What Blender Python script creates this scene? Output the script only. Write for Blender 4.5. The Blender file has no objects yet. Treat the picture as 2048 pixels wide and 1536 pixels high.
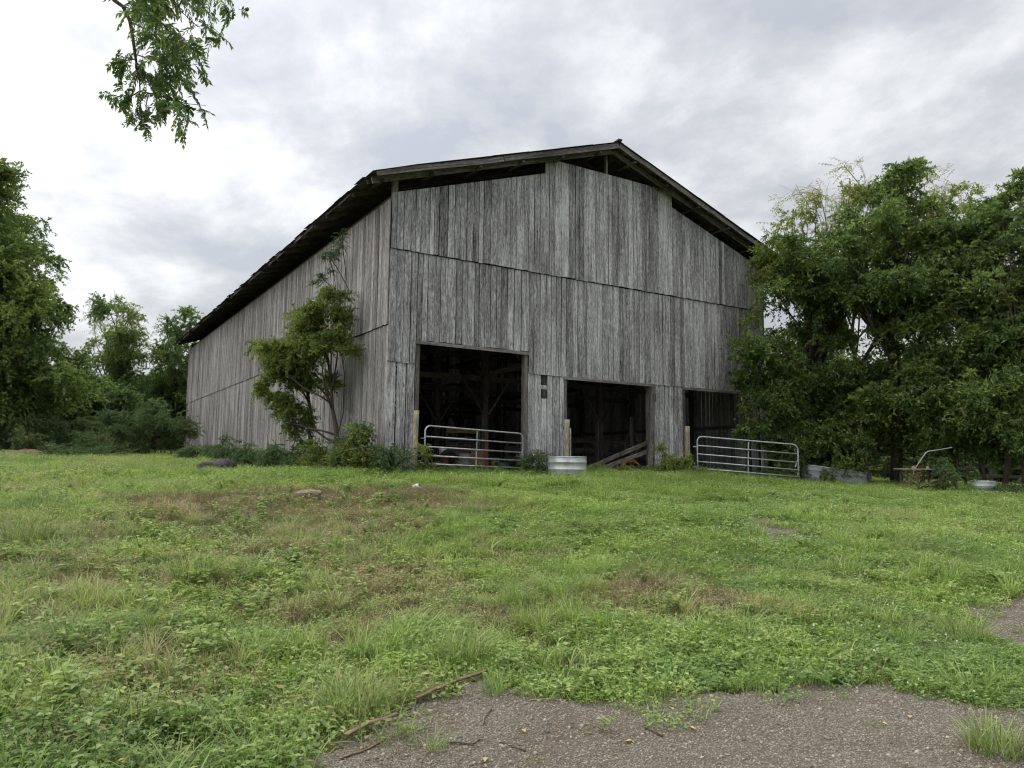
import bpy, math, random
import numpy as np
from mathutils import Matrix, Vector

random.seed(11)
rng = np.random.default_rng(11)
sc = bpy.context.scene
COL = sc.collection
R_ = math.radians

# ------------------------------------------------------------------ camera
CAM = np.array([-8.0667, -19.5859, -0.0812])
YAW, PITCH, ROLL, FPX = 0.5544, 0.1091, -0.0107, 1512.3
def _axes():
    s, c = math.sin(YAW), math.cos(YAW); cp, sp = math.cos(PITCH), math.sin(PITCH)
    F = np.array([s*cp, c*cp, sp]); R0 = np.array([c, -s, 0.]); U0 = np.array([-s*sp, -c*sp, cp])
    cr, sr = math.cos(ROLL), math.sin(ROLL)
    return R0*cr-U0*sr, R0*sr+U0*cr, F
CR, CU, CF = _axes()
cam_d = bpy.data.cameras.new('camera'); cam = bpy.data.objects.new('camera', cam_d); COL.objects.link(cam)
cam_d.sensor_fit = 'HORIZONTAL'; cam_d.sensor_width = 36.0; cam_d.lens = FPX/2048*36
cam_d.clip_start = 0.05; cam_d.clip_end = 2000
M = Matrix.Identity(4)
for i in range(3):
    M[i][0] = CR[i]; M[i][1] = CU[i]; M[i][2] = -CF[i]; M[i][3] = CAM[i]
cam.matrix_world = M
sc.camera = cam

# ------------------------------------------------------------------ world, sun, exposure
SUN_EL, SUN_AZ = R_(50), R_(-24)          # azimuth from +Y towards +X: behind thin cloud at upper left
SUND = np.array([math.sin(SUN_AZ)*math.cos(SUN_EL), math.cos(SUN_AZ)*math.cos(SUN_EL), math.sin(SUN_EL)])
SKY_K = 2.18
world = bpy.data.worlds.new('World'); sc.world = world; world.use_nodes = True
def build_world():
    nt = world.node_tree; N = nt.nodes; Lk = nt.links; N.clear()
    out = N.new('ShaderNodeOutputWorld'); bg = N.new('ShaderNodeBackground'); bg.inputs[1].default_value = 0.1
    Lk.new(bg.outputs[0], out.inputs[0])
    sky = N.new('ShaderNodeTexSky'); sky.sky_type = 'NISHITA'; sky.sun_disc = False
    sky.sun_elevation = SUN_EL; sky.sun_rotation = SUN_AZ; sky.air_density = 1.2; sky.dust_density = 2.0
    tc = N.new('ShaderNodeTexCoord'); sep = N.new('ShaderNodeSeparateXYZ'); Lk.new(tc.outputs['Generated'], sep.inputs[0])
    def math_(op, a, b=None, clamp=False):
        n = N.new('ShaderNodeMath'); n.operation = op; n.use_clamp = clamp
        for k, v in enumerate((a, b)):
            if v is None: continue
            if isinstance(v, (int, float)): n.inputs[k].default_value = v
            else: Lk.new(v, n.inputs[k])
        return n.outputs[0]
    zc = math_('MAXIMUM', sep.outputs[2], 0.0)
    den = math_('ADD', zc, 0.30)
    cx = math_('DIVIDE', sep.outputs[0], den); cy = math_('DIVIDE', sep.outputs[1], den)
    cmb = N.new('ShaderNodeCombineXYZ'); Lk.new(cx, cmb.inputs[0]); Lk.new(cy, cmb.inputs[1])
    def noise(scale, detail, rough, dist, off):
        mp = N.new('ShaderNodeMapping'); Lk.new(cmb.outputs[0], mp.inputs[0]); mp.inputs[1].default_value = off
        mp.inputs[2].default_value = (0, 0, R_(35)); mp.inputs[3].default_value = (scale*1.15, scale*.95, 1)
        n = N.new('ShaderNodeTexNoise'); Lk.new(mp.outputs[0], n.inputs[0]); n.inputs['Scale'].default_value = 1
        n.inputs['Detail'].default_value = detail; n.inputs['Roughness'].default_value = rough; n.inputs['Distortion'].default_value = dist
        return n.outputs[0]
    n1 = noise(3.4, 11, .60, .15, (7.9, 21.3, 0)); n2 = noise(1.15, 5, .5, .2, (24.3, 8.9, 0))
    mixn = math_('ADD', math_('MULTIPLY', n1, .68), math_('MULTIPLY', n2, .42))
    # angle to the hidden sun
    dp = N.new('ShaderNodeVectorMath'); dp.operation = 'DOT_PRODUCT'; Lk.new(tc.outputs['Generated'], dp.inputs[0]); dp.inputs[1].default_value = tuple(SUND)
    dpc = math_('MAXIMUM', dp.outputs['Value'], 0.0)
    glow = math_('POWER', dpc, 5.0)
    ramp = N.new('ShaderNodeValToRGB'); Lk.new(math_('ADD', mixn, math_('MULTIPLY', glow, .05)), ramp.inputs[0])
    e = ramp.color_ramp.elements
    e[0].position = .45; e[0].color = (.80, .835, .91, 1)
    e[1].position = .66; e[1].color = (1.42, 1.43, 1.45, 1)
    k = e.new(.54); k.color = (1.0, 1.02, 1.06, 1)
    # overcast dome: brighter overhead, brighter around the veiled sun
    lum = math_('ADD', math_('MULTIPLY', zc, .55), .90)
    lum = math_('ADD', lum, math_('MULTIPLY', glow, .85))
    lum = math_('MULTIPLY', lum, SKY_K)
    vm = N.new('ShaderNodeVectorMath'); vm.operation = 'SCALE'; Lk.new(ramp.outputs[0], vm.inputs[0]); Lk.new(lum, vm.inputs['Scale'])
    mx = N.new('ShaderNodeMix'); mx.data_type = 'RGBA'; mx.inputs[0].default_value = .94
    Lk.new(sky.outputs[0], mx.inputs[6]); Lk.new(vm.outputs[0], mx.inputs[7])
    Lk.new(mx.outputs[2], bg.inputs[0])
build_world()
sun_d = bpy.data.lights.new('sun', 'SUN'); sun_d.energy = 1.5; sun_d.angle = R_(140); sun_d.color = (1, .96, .9)
sun = bpy.data.objects.new('sun', sun_d); COL.objects.link(sun)
sun.rotation_euler = Vector(tuple(SUND)).to_track_quat('Z', 'Y').to_euler()
sc.view_settings.view_transform = 'Standard'; sc.view_settings.look = 'None'
sc.view_settings.exposure = 1.42; sc.view_settings.gamma = 1.0; sc.view_settings.use_curve_mapping = False
sc.render.engine = 'CYCLES'
cy = sc.cycles
cy.use_adaptive_sampling = True; cy.adaptive_threshold = 0.02; cy.filter_width = 1.15
cy.use_denoising = True; cy.denoiser = 'OPENIMAGEDENOISE'; cy.denoising_input_passes = 'RGB_ALBEDO_NORMAL'
cy.max_bounces = 7; cy.diffuse_bounces = 3; cy.glossy_bounces = 2; cy.transmission_bounces = 5; cy.transparent_max_bounces = 4
cy.caustics_reflective = False; cy.caustics_refractive = False

# ------------------------------------------------------------------ pixels to places
def ray(px, py): return CF + CR*(px-1024)/FPX - CU*(py-768)/FPX
def at(px, py, w): return CAM + ray(px, py)*w
def proj(P):
    d = np.atleast_2d(P)-CAM; w = d@CF
    return 1024+FPX*(d@CR)/w, 768-FPX*(d@CU)/w, w
FW = np.array([CF[0], CF[1]])/math.hypot(CF[0], CF[1]); RT = np.array([FW[1], -FW[0]])
def dr(d, r): return CAM[:2]+FW*d+RT*r

# ------------------------------------------------------------------ ground height
_cp = []
for d, r, z in [(0,0,-1.68),(4,-3,-1.68),(4,3,-1.68),(-8,0,-1.75),(-8,16,-1.8),(-8,-16,-1.6),(6,0,-1.60),(7.5,5.5,-1.58),(10,0,-1.26),
                (10,-7,-1.15),(10,7,-1.35),(14,0,-.86),(14,-9,-.80),(14,9,-1.08),(18,0,-.50),(18,-11,-.46),(22,15,-.72),(18,13,-.86),(8,14,-1.5),(8,-14,-1.1)]:
    p = dr(d, r); _cp.append((p[0], p[1], z))
_cp += [(.7,-1,-.36),(0,0,-.27),(4.5,-.4,-.33),(5,-1.7,-.37),(9.9,-1.5,-.32),(12.8,-3.5,-.54),(15.1,-3.1,-.56),(-4.2,2.9,-.36),(-1,4.5,-.26),(8,4,-.2),(12.2,-9.5,-.80),(15.6,0,-.4),
        (8,10,-.1),(8,22,.2),(0,8,-.17),(0,20,.08),(0,33,.45),(15.6,20,.0),(15.6,34,.3),(-7.8,11,.0),(-9.2,9.5,.0),(-3.6,20,.2),(-14,22,.35),(-20,40,.8),
        (0,50,1.2),(20,-4,-.62),(24,2,-.6),(26,-16,-1.0),(40,10,-.5),(30,40,.4),(-40,40,1.3),(-60,0,.5),(60,-30,-1.2),(90,90,.5),(-90,120,1.6),(0,150,1.6),(150,0,-.8),(-150,-40,0),(0,-120,-2.2),(300,300,0),(-300,300,1.5),(300,-300,-2),(-300,-300,-2)]
_cp = np.array(_cp)
def _U(r2): return np.where(r2 > 0, r2*np.log(np.maximum(r2, 1e-12)), 0)
def _tps():
    n = len(_cp); d2 = ((_cp[:, None, :2]-_cp[None, :, :2])**2).sum(-1)
    A = np.zeros((n+3, n+3)); A[:n, :n] = _U(d2)+np.eye(n)*.8
    A[:n, n] = 1; A[:n, n+1:] = _cp[:, :2]; A[n, :n] = 1; A[n+1:, :n] = _cp[:, :2].T
    return np.linalg.solve(A, np.concatenate([_cp[:, 2], np.zeros(3)]))
_W = _tps()
_lat = np.random.default_rng(5).random((256, 256))
def vnoise(x, y, s, o=0):
    x = np.asarray(x, float)*s+o*17.31; y = np.asarray(y, float)*s+o*9.77
    xi = np.floor(x).astype(int); yi = np.floor(y).astype(int); fx = x-xi; fy = y-yi
    fx = fx*fx*(3-2*fx); fy = fy*fy*(3-2*fy)
    g = lambda a, b: _lat[a % 256, b % 256]
    return (g(xi, yi)*(1-fx)+g(xi+1, yi)*fx)*(1-fy)+(g(xi, yi+1)*(1-fx)+g(xi+1, yi+1)*fx)*fy
def fbm(x, y, s, o=0, n=4):
    t = 0; a = .5; tot = 0
    for k in range(n): t = t+a*vnoise(x, y, s*2**k, o+k*3); tot += a; a *= .5
    return t/tot
def gz(x, y):
    x = np.asarray(x, float); y = np.asarray(y, float); sh = x.shape; X = x.ravel(); Y = y.ravel(); out = np.zeros(len(X))
    for i in range(0, len(X), 20000):
        a = X[i:i+20000]; b = Y[i:i+20000]
        d2 = (a[:, None]-_cp[None, :, 0])**2+(b[:, None]-_cp[None, :, 1])**2
        out[i:i+20000] = _U(d2)@_W[:-3]+_W[-3]+_W[-2]*a+_W[-1]*b
    inside = (X > -.3) & (X < 16) & (Y > -.3) & (Y < 35)
    bump = (fbm(X, Y, .9, 2)-.5)*.14+(fbm(X, Y, .25, 8)-.5)*.16
    near = np.exp(-(((X-CAM[0])/60)**2+((Y-CAM[1])/60)**2))
    out += bump*np.where(inside, .15, 1)*near
    return out.reshape(sh) if sh else float(out[0])
def hit(px, py):
    """where the sight line of a pixel meets the ground"""
    d = ray(px, py); t = np.linspace(2, 90, 900); P = CAM+d[None]*t[:, None]
    g = gz(P[:, 0], P[:, 1]); b = np.nonzero(P[:, 2] < g)[0]
    k = b[0] if len(b) else len(t)-1
    if k == 0: return P[0]
    a, c = P[k-1, 2]-g[k-1], g[k]-P[k, 2]; s = a/(a+c+1e-9)
    Q = P[k-1]+(P[k]-P[k-1])*s; Q[2] = gz(Q[0], Q[1]); return Q

# ------------------------------------------------------------------ mesh helper
def nrm(v): v = np.asarray(v, float); return v/(np.linalg.norm(v)+1e-12)
class MB:
    def __init__(s): s.v = []; s.f = []; s.g = []; s.r = []; s.n = 0
    def add(s, V, Fc, G=None, r=None):
        V = np.asarray(V, float); b = s.n; s.v.append(V); s.f += [tuple(b+i for i in f) for f in Fc]; s.n += len(V)
        rr = random.random() if r is None else r
        G = V if G is None else np.asarray(G, float)
        s.g.append(G+np.array([rr*37.1, rr*91.7, rr*53.3])); s.r.append(np.full(len(V), rr))
        return s
    def beam(s, a, b, w, h, up=(0, 0, 1), r=None, taper=1.0, seg=1, wob=0.0):
        """box from a to b, w across, h along up"""
        a = np.asarray(a, float); b = np.asarray(b, float); t = nrm(b-a); L = np.linalg.norm(b-a)
        x = np.cross(t, up); x = nrm(x) if np.linalg.norm(x) > 1e-6 else np.array([1., 0, 0]); y = np.cross(x, t)
        V = []; G = []; Fc = []
        for k in range(seg+1):
            q = k/seg; c = a+(b-a)*q; sc_ = 1+(taper-1)*q
            o = (rng.random(2)-.5)*2*wob if 0 < k < seg else np.zeros(2)
            for (i, j) in ((-1, -1), (1, -1), (1, 1), (-1, 1)):
                u = i*w/2*sc_; vv = j*h/2*sc_
                V.append(c+x*(u+o[0])+y*(vv+o[1])); G.append((u, vv, q*L))
        for k in range(seg):
            for i in range(4):
                j = (i+1) % 4; Fc.append((k*4+i, k*4+j, k*4+4+j, k*4+4+i))
        Fc.append((3, 2, 1, 0)); e = seg*4; Fc.append((e, e+1, e+2, e+3))
        return s.add(V, Fc, G, r)
    def box(s, c, d, r=None):
        c = np.asarray(c, float); d = np.asarray(d, float)
        return s.beam(c-np.array([0, 0, d[2]/2]), c+np.array([0, 0, d[2]/2]), d[0], d[1], up=(0, 1, 0), r=r)
    def tube(s, P, rad, n=8, cap=True, r=None, closed=False):
        P = np.asarray(P, float); m = len(P); rad = np.broadcast_to(np.asarray(rad, float), (m,))
        V = []; G = []; Fc = []; prev = None; acc = 0
        for k in range(m):
            if closed: t = nrm(P[(k+1) % m]-P[k-1])
            else: t = nrm(P[min(k+1, m-1)]-P[max(k-1, 0)])
            if prev is None:
                a = np.array([0, 0, 1.]) if abs(t[2]) < .9 else np.array([1., 0, 0]); x = nrm(np.cross(a, t))
            else: x = nrm(prev-t*(prev@t))
            y = np.cross(t, x); prev = x
            if k: acc += np.linalg.norm(P[k]-P[k-1])
            for i in range(n):
                an = 2*math.pi*i/n; V.append(P[k]+(x*math.cos(an)+y*math.sin(an))*rad[k]); G.append((math.cos(an)*rad[k], math.sin(an)*rad[k], acc))
        for k in range(m if closed else m-1):
            for i in range(n):
                j = (i+1) % n; k2 = (k+1) % m; Fc.append((k*n+i, k*n+j, k2*n+j, k2*n+i))
        if cap and not closed: Fc.append(tuple(range(n-1, -1, -1))); Fc.append(tuple((m-1)*n+i for i in range(n)))
        return s.add(V, Fc, G, r)
    def lathe(s, c, prof, n=32, sx=1, sy=1, r=None, cap0=False, cap1=False, lean=(0, 0)):
        V = []; Fc = []; c = np.asarray(c, float)
        for (q, z) in prof:
            for i in range(n):
                a = 2*math.pi*i/n; V.append(c+np.array([math.cos(a)*q*sx+lean[0]*z, math.sin(a)*q*sy+lean[1]*z, z]))
        for k in range(len(prof)-1):
            for i in range(n):
                j = (i+1) % n; Fc.append((k*n+i, k*n+j, k*n+n+j, k*n+n+i))
        if cap0: Fc.append(tuple(range(n-1, -1, -1)))
        if cap1: Fc.append(tuple((len(prof)-1)*n+i for i in range(n)))
        return s.add(V, Fc, None, r)
    def blob(s, c, rad, amp=.15, nu=10, nv=7, seed=0, r=None, fl=0.0):
        q = np.random.default_rng(seed); c = np.asarray(c, float); rad = np.asarray(rad, float); V = []; Fc = []
        ph = q.random(6)*6.28
        def d(p): return 1+amp*(math.sin(p[0]*3+ph[0])+math.sin(p[1]*3.3+ph[1])+math.sin(p[2]*3.7+ph[2])+.6*math.sin(p[0]*6+p[1]*5+ph[3]))/2+amp*.5*(q.random()-.5)
        for k in range(nv+1):
            th = math.pi*k/nv
            for i in range(nu if 0 < k < nv else 1):
                a = 2*math.pi*i/nu; p = np.array([math.sin(th)*math.cos(a), math.sin(th)*math.sin(a), math.cos(th)])
                V.append(c+p*rad*d(p))
        idx = lambda k, i: 0 if k == 0 else (1+(nv-1)*nu if k == nv else 1+(k-1)*nu+i % nu)
        for k in range(nv):
            for i in range(nu):
                a, b, cc, dd = idx(k, i), idx(k+1, i), idx(k+1, i+1), idx(k, i+1)
                if k == 0: Fc.append((a, b, cc))
                elif k == nv-1: Fc.append((a, b, dd))
                else: Fc.append((a, b, cc, dd))
        return s.add(V, Fc, None, r)
    def mesh(s, name, mat=None, origin=(0, 0, 0), smooth=False):
        V = np.concatenate(s.v)-np.asarray(origin, float)
        me = bpy.data.meshes.new(name); me.from_pydata(V.tolist(), [], s.f)
        g = me.attributes.new('gc', 'FLOAT_VECTOR', 'POINT'); g.data.foreach_set('vector', np.concatenate(s.g).astype(np.float32).ravel())
        a = me.attributes.new('rnd', 'FLOAT', 'POINT'); a.data.foreach_set('value', np.concatenate(s.r).astype(np.float32))
        if mat: me.materials.append(mat)
        if smooth: me.shade_smooth()
        me.update(); return me
    def build(s, name, mat, parent=None, smooth=False, origin=None):
        o0 = np.array(parent.location) if parent is not None else (np.zeros(3) if origin is None else np.asarray(origin))
        if parent is not None and parent.parent is not None: o0 = o0+np.array(parent.parent.location)
        o = bpy.data.objects.new(name, s.mesh(name, mat, o0, smooth)); COL.objects.link(o)
        if parent is not None: o.parent = parent
        elif origin is not None: o.location = origin
        return o
def tag(o, label, cat, group=None, kind=None):
    if label: o['label'] = label
    if cat: o['category'] = cat
    if group: o['group'] = group
    if kind: o['kind'] = kind
    return o
def thing(name, label, cat, loc, group=None):
    o = bpy.data.objects.new(name, None); COL.objects.link(o); o.location = tuple(float(c) for c in loc); o.empty_display_size = .2
    return tag(o, label, cat, group)
def fastmesh(name, V, F, mat, attrs=None, smooth=False):
    """V (n,3), F (m,k) of one polygon size"""
    V = np.asarray(V, np.float32); F = np.asarray(F, np.int32); me = bpy.data.meshes.new(name)
    me.vertices.add(len(V)); me.vertices.foreach_set('co', V.ravel())
    k = F.shape[1]; me.loops.add(F.size); me.loops.foreach_set('vertex_index', F.ravel())
    me.polygons.add(len(F)); me.polygons.foreach_set('loop_start', np.arange(0, F.size, k, dtype=np.int32))
    me.polygons.foreach_set('loop_total', np.full(len(F), k, np.int32))
    for nm, arr in (attrs or {}).items():
        arr = np.asarray(arr, np.float32)
        if arr.ndim == 2: a = me.attributes.new(nm, 'FLOAT_VECTOR', 'POINT'); a.data.foreach_set('vector', arr.ravel())
        else: a = me.attributes.new(nm, 'FLOAT', 'POINT'); a.data.foreach_set('value', arr)
    if mat: me.materials.append(mat)
    me.update(calc_edges=True); me.validate()
    if smooth: me.shade_smooth()
    return me

# ------------------------------------------------------------------ materials
class NB:
    def __init__(s, name):
        s.m = bpy.data.materials.new(name); s.m.use_nodes = True; s.t = s.m.node_tree; s.N = s.t.nodes; s.N.clear()
        s.out = s.N.new('ShaderNodeOutputMaterial'); s.b = s.N.new('ShaderNodeBsdfPrincipled'); s.t.links.new(s.b.outputs[0], s.out.inputs[0])
    def put(s, sock, v):
        if isinstance(v, (int, float)): sock.default_value = v
        elif isinstance(v, tuple): sock.default_value = v if len(v) == len(sock.default_value) else (*v, 1)
        else: s.t.links.new(v, sock)
    def attr(s, name, typ='GEOMETRY', out='Vector'):
        n = s.N.new('ShaderNodeAttribute'); n.attribute_name = name; n.attribute_type = typ; return n.outputs[out]
    def pos(s): return s.N.new('ShaderNodeNewGeometry').outputs['Position']
    def mp(s, v, scale, loc=(0, 0, 0)):
        n = s.N.new('ShaderNodeMapping'); s.put(n.inputs[0], v); n.inputs[3].default_value = scale; n.inputs[1].default_value = loc; return n.outputs[0]
    def noise(s, v, scale=1, detail=4, rough=.55, dist=0, col=False):
        n = s.N.new('ShaderNodeTexNoise'); s.put(n.inputs['Vector'], v); n.inputs['Scale'].default_value = scale; n.inputs['Detail'].default_value = detail
        n.inputs['Roughness'].default_value = rough; n.inputs['Distortion'].default_value = dist; return n.outputs[1 if col else 0]
    def vor(s, v, scale=1, out='Distance', rnd=1):
        n = s.N.new('ShaderNodeTexVoronoi'); s.put(n.inputs['Vector'], v); n.inputs['Scale'].default_value = scale; n.inputs['Randomness'].default_value = rnd; return n.outputs[out]
    def m_(s, op, a, b=0.0, c=0.0, clamp=False):
        n = s.N.new('ShaderNodeMath'); n.operation = op; n.use_clamp = clamp; s.put(n.inputs[0], a); s.put(n.inputs[1], b); s.put(n.inputs[2], c); return n.outputs[0]
    def ramp(s, v, stops):
        n = s.N.new('ShaderNodeValToRGB'); s.put(n.inputs[0], v); e = n.color_ramp.elements
        while len(e) < len(stops): e.new(.5)
        for k, (p, c) in enumerate(stops): e[k].position = p; e[k].color = (*c, 1) if len(c) == 3 else c
        return n.outputs[0]
    def mix(s, f, a, b, mode='MIX'):
        n = s.N.new('ShaderNodeMix'); n.data_type = 'RGBA'; n.blend_type = mode; s.put(n.inputs[0], f); s.put(n.inputs[6], a); s.put(n.inputs[7], b); return n.outputs[2]
    def sep(s, v):
        n = s.N.new('ShaderNodeSeparateXYZ'); s.put(n.inputs[0], v); return n.outputs
    def bump(s, h, strength=.5, dist=.01):
        n = s.N.new('ShaderNodeBump'); s.put(n.inputs['Height'], h); n.inputs['Strength'].default_value = strength; n.inputs['Distance'].default_value = dist
        s.t.links.new(n.outputs[0], s.b.inputs['Normal'])
    def fin(s, col, rough=.8, metal=0.0, spec=.3):
        s.put(s.b.inputs['Base Color'], col); s.put(s.b.inputs['Roughness'], rough); s.put(s.b.inputs['Metallic'], metal); s.b.inputs['Specular IOR Level'].default_value = spec
        return s.m

def wood_mat(name, dark, mid, light, bias=0.0, spread=.5, warm=None):
    w = NB(name); g = w.attr('gc'); r = w.attr('rnd', out='Fac')
    streak = w.noise(w.mp(g, (34, 34, .9)), 1, 8, .68, .25)
    fine = w.noise(w.mp(g, (150, 150, 5)), 1, 4, .6)
    blot = w.noise(w.mp(g, (5, 5, .55)), 1, 5, .6, .4)
    scuff = w.noise(w.mp(g, (22, 22, 7)), 1, 6, .7)
    v = w.m_('ADD', w.m_('MULTIPLY', streak, .80), w.m_('MULTIPLY', fine, .60))
    v = w.m_('ADD', v, w.m_('MULTIPLY', blot, .45)); v = w.m_('ADD', v, w.m_('MULTIPLY', scuff, .75))
    v = w.m_('ADD', w.m_('MULTIPLY', w.m_('SUBTRACT', v, 1.30), 1.8), .5)
    v = w.m_('ADD', v, w.m_('MULTIPLY', w.m_('SUBTRACT', r, .5), spread)); v = w.m_('ADD', v, bias); wst = w.noise(w.mp(w.pos(), (.55, .55, .22)), 1, 5, .6, .3); v = w.m_('ADD', v, w.m_('MULTIPLY', w.m_('SUBTRACT', wst, .5), .8)); wet = w.noise(w.mp(w.pos(), (9, 9, .35)), 1, 4, .6); v = w.m_('SUBTRACT', v, w.m_('MULTIPLY', w.m_('MAXIMUM', w.m_('SUBTRACT', wet, .60), 0.0), 1.8))
    col = w.ramp(v, [(.0, dark), (.34, tuple(.45*d+.55*m for d, m in zip(dark, mid))), (.56, mid), (.95, light)])
    kn = w.vor(w.mp(g, (4.5, 4.5, 1.1)), 1)
    kf = w.m_('MULTIPLY', w.m_('LESS_THAN', kn, .075), .75)
    col = w.mix(kf, col, (dark[0]*.6, dark[1]*.55, dark[2]*.5))
    crack = w.m_('LESS_THAN', w.noise(w.mp(g, (60, 60, .5), (3, 7, 1)), 1, 3, .5), .30)
    col = w.mix(w.m_('MULTIPLY', crack, .7), col, (.02, .018, .017))
    if warm:
        col = w.mix(w.m_('MULTIPLY', w.m_('GREATER_THAN', blot, .58), .35), col, warm)
    w.bump(w.m_('ADD', streak, w.m_('MULTIPLY', fine, .5)), .55, .012)
    return w.fin(col, .9, 0, .15)
M_WOOD = wood_mat('weathered_wood', (.045, .040, .039), (.325, .319, .327), (.70, .694, .71), 0.07, .26)
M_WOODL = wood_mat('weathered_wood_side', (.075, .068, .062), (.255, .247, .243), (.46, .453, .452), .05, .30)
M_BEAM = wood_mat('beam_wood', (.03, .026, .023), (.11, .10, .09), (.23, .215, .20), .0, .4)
M_FASCIA = wood_mat('rake_wood', (.065, .057, .053), (.215, .200, .195), (.40, .38, .375), .0, .3)
M_POST = wood_mat('fence_post_wood', (.09, .075, .05), (.27, .245, .18), (.46, .43, .34), .1, .2, warm=(.22, .23, .13))
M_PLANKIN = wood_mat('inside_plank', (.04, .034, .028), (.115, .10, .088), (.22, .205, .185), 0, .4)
def simple(name, c1, c2, scale=8, rough=.7, metal=0, bumps=.3, spec=.3, detail=6):
    w = NB(name); n = w.noise(w.pos(), scale, detail, .6); col = w.ramp(n, [(.3, c1), (.7, c2)]); w.bump(n, bumps, .02); return w.fin(col, rough, metal, spec)
M_ROOF = simple('old_roofing', (.025, .022, .022), (.085, .078, .072), 5, .85)
M_GALV = simple('galvanised_steel', (.27, .29, .31), (.58, .62, .66), 6, .45, .5, .06, .5, 9)
def tank_mat():
    w = NB('galvanised_tank'); p = w.pos(); n = w.noise(p, 4, 7, .62); sp = w.vor(w.mp(p, (30, 30, 30)), 1, 'Color')
    col = w.ramp(n, [(.3, (.36, .38, .40)), (.5, (.55, .58, .60)), (.75, (.68, .70, .71))])
    col = w.mix(.12, col, sp); rust = w.m_('GREATER_THAN', w.noise(w.mp(p, (7, 7, 3)), 1, 6, .7), .66)
    col = w.mix(w.m_('MULTIPLY', rust, .5), col, (.16, .13, .11)); w.bump(n, .08, .02)
    return w.fin(col, w.m_('ADD', w.m_('MULTIPLY', n, .3), .35), .45, .4)
M_TANK = tank_mat()
M_TANKD = simple('dull_zinc', (.20, .22, .24), (.36, .39, .42), 5, .6, .3, .06)
M_WATER = NB('trough_water').fin((.02, .025, .02), .08, 0, .5)
M_STONE = simple('flat_stone', (.14, .115, .092), (.30, .255, .21), 14, .9, 0, .5)
M_LITTER = simple('pale_litter', (.55, .54, .50), (.80, .79, .76), 9, .6, 0, .1)
M_DARK = simple('dark_heap', (.02, .02, .024), (.06, .06, .068), 14, .65, 0, .5)
M_BARK = simple('tree_bark', (.035, .028, .022), (.12, .10, .08), 22, .95, 0, .8)
M_BARKL = simple('grey_bark', (.07, .062, .052), (.20, .18, .155), 22, .95, 0, .8)
M_STRIP = wood_mat('bark_strip', (.06, .042, .03), (.17, .115, .08), (.34, .25, .18), .05, .4)
M_RUST = simple('rust', (.10, .035, .02), (.30, .12, .06), 16, .9, .1, .4)
M_REDP = simple('faded_red', (.10, .04, .03), (.20, .085, .065), 7, .75, 0, .2)
M_ORNG = simple('orange_board', (.14, .085, .04), (.25, .155, .075), 6, .8, 0, .2)
M_RUBBER = simple('rubber', (.018, .018, .02), (.05, .05, .052), 12, .8)
M_DRUM = simple('grey_drum', (.13, .13, .125), (.24, .235, .225), 6, .6, .2)
M_GREENP = simple('dark_green_plastic', (.02, .05, .04), (.05, .10, .08), 6, .5)
M_YELP = simple('dull_yellow', (.30, .24, .08), (.45, .36, .12), 6, .6)
M_ROPE = simple('pale_hose', (.12, .12, .115), (.24, .235, .22), 9, .8)
M_ORNGV = simple('rust_orange_frond', (.16, .075, .03), (.28, .14, .06), 9, .8)

def leaf_mat(name, c_dark, c_mid, c_light, dry=(.28, .22, .09), transl=.38, rough=.55, blue=(.05, .10, .06)):
    """c by leaf and by instance: tint.x towards dry, tint.y brightness of the plant's own green, tint.z towards blue green"""
    w = NB(name); r = w.attr('rnd', out='Fac'); t = w.sep(w.attr('tint', 'INSTANCER'))
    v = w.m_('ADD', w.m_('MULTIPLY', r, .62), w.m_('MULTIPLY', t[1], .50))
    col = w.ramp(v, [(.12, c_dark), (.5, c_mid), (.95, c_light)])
    col = w.mix(w.m_('MULTIPLY', t[2], .75), col, blue)
    dr_ = w.m_('ADD', t[0], w.m_('MULTIPLY', w.m_('SUBTRACT', w.m_('FRACT', w.m_('MULTIPLY', r, 7.31)), .5), .7))
    dcol = w.mix(w.m_('FRACT', w.m_('MULTIPLY', r, 13.7)), dry, tuple(.55*c for c in dry))
    col = w.mix(w.m_('SMOOTH_MIN', w.m_('MAXIMUM', w.m_('MULTIPLY', w.m_('SUBTRACT', dr_, .35), 2.2), 0.0), 1.0, 0.0), col, dcol)
    w.fin(col, rough, 0, .35)
    tr = w.N.new('ShaderNodeBsdfTranslucent'); hs = w.N.new('ShaderNodeHueSaturation'); hs.inputs['Saturation'].default_value = 1.12; hs.inputs['Value'].default_value = 1.35
    w.put(hs.inputs['Color'], col); w.put(tr.inputs[0], hs.outputs[0])
    ms = w.N.new('ShaderNodeMixShader'); ms.inputs[0].default_value = transl
    w.t.links.new(w.b.outputs[0], ms.inputs[1]); w.t.links.new(tr.outputs[0], ms.inputs[2]); w.t.links.new(ms.outputs[0], w.out.inputs[0])
    return w.m
M_GRASS = leaf_mat('grass_blades', (.085, .145, .034), (.205, .305, .074), (.46, .57, .20), dry=(.48, .42, .25), transl=.42, blue=(.10, .19, .085))
M_CLOVER = leaf_mat('clover_leaf', (.11, .19, .05), (.21, .32, .095), (.37, .48, .19), transl=.4, blue=(.12, .22, .10))
M_WEED = leaf_mat('weed_leaf', (.09, .15, .04), (.20, .29, .08), (.42, .50, .20), transl=.4)
M_DRY = leaf_mat('dry_stalk', (.14, .11, .06), (.27, .22, .125), (.46, .39, .24), transl=.2)
M_LEAF = leaf_mat('tree_leaf', (.040, .078, .027), (.104, .172, .052), (.27, .345, .10), dry=(.34, .33, .07), transl=.45)
M_LEAFY = leaf_mat('young_leaf', (.085, .125, .03), (.18, .235, .055), (.34, .38, .11), dry=(.42, .34, .14), transl=.45)
M_LEAFB = leaf_mat('shrub_leaf', (.045, .085, .034), (.095, .160, .057), (.20, .27, .105), transl=.38)
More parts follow.
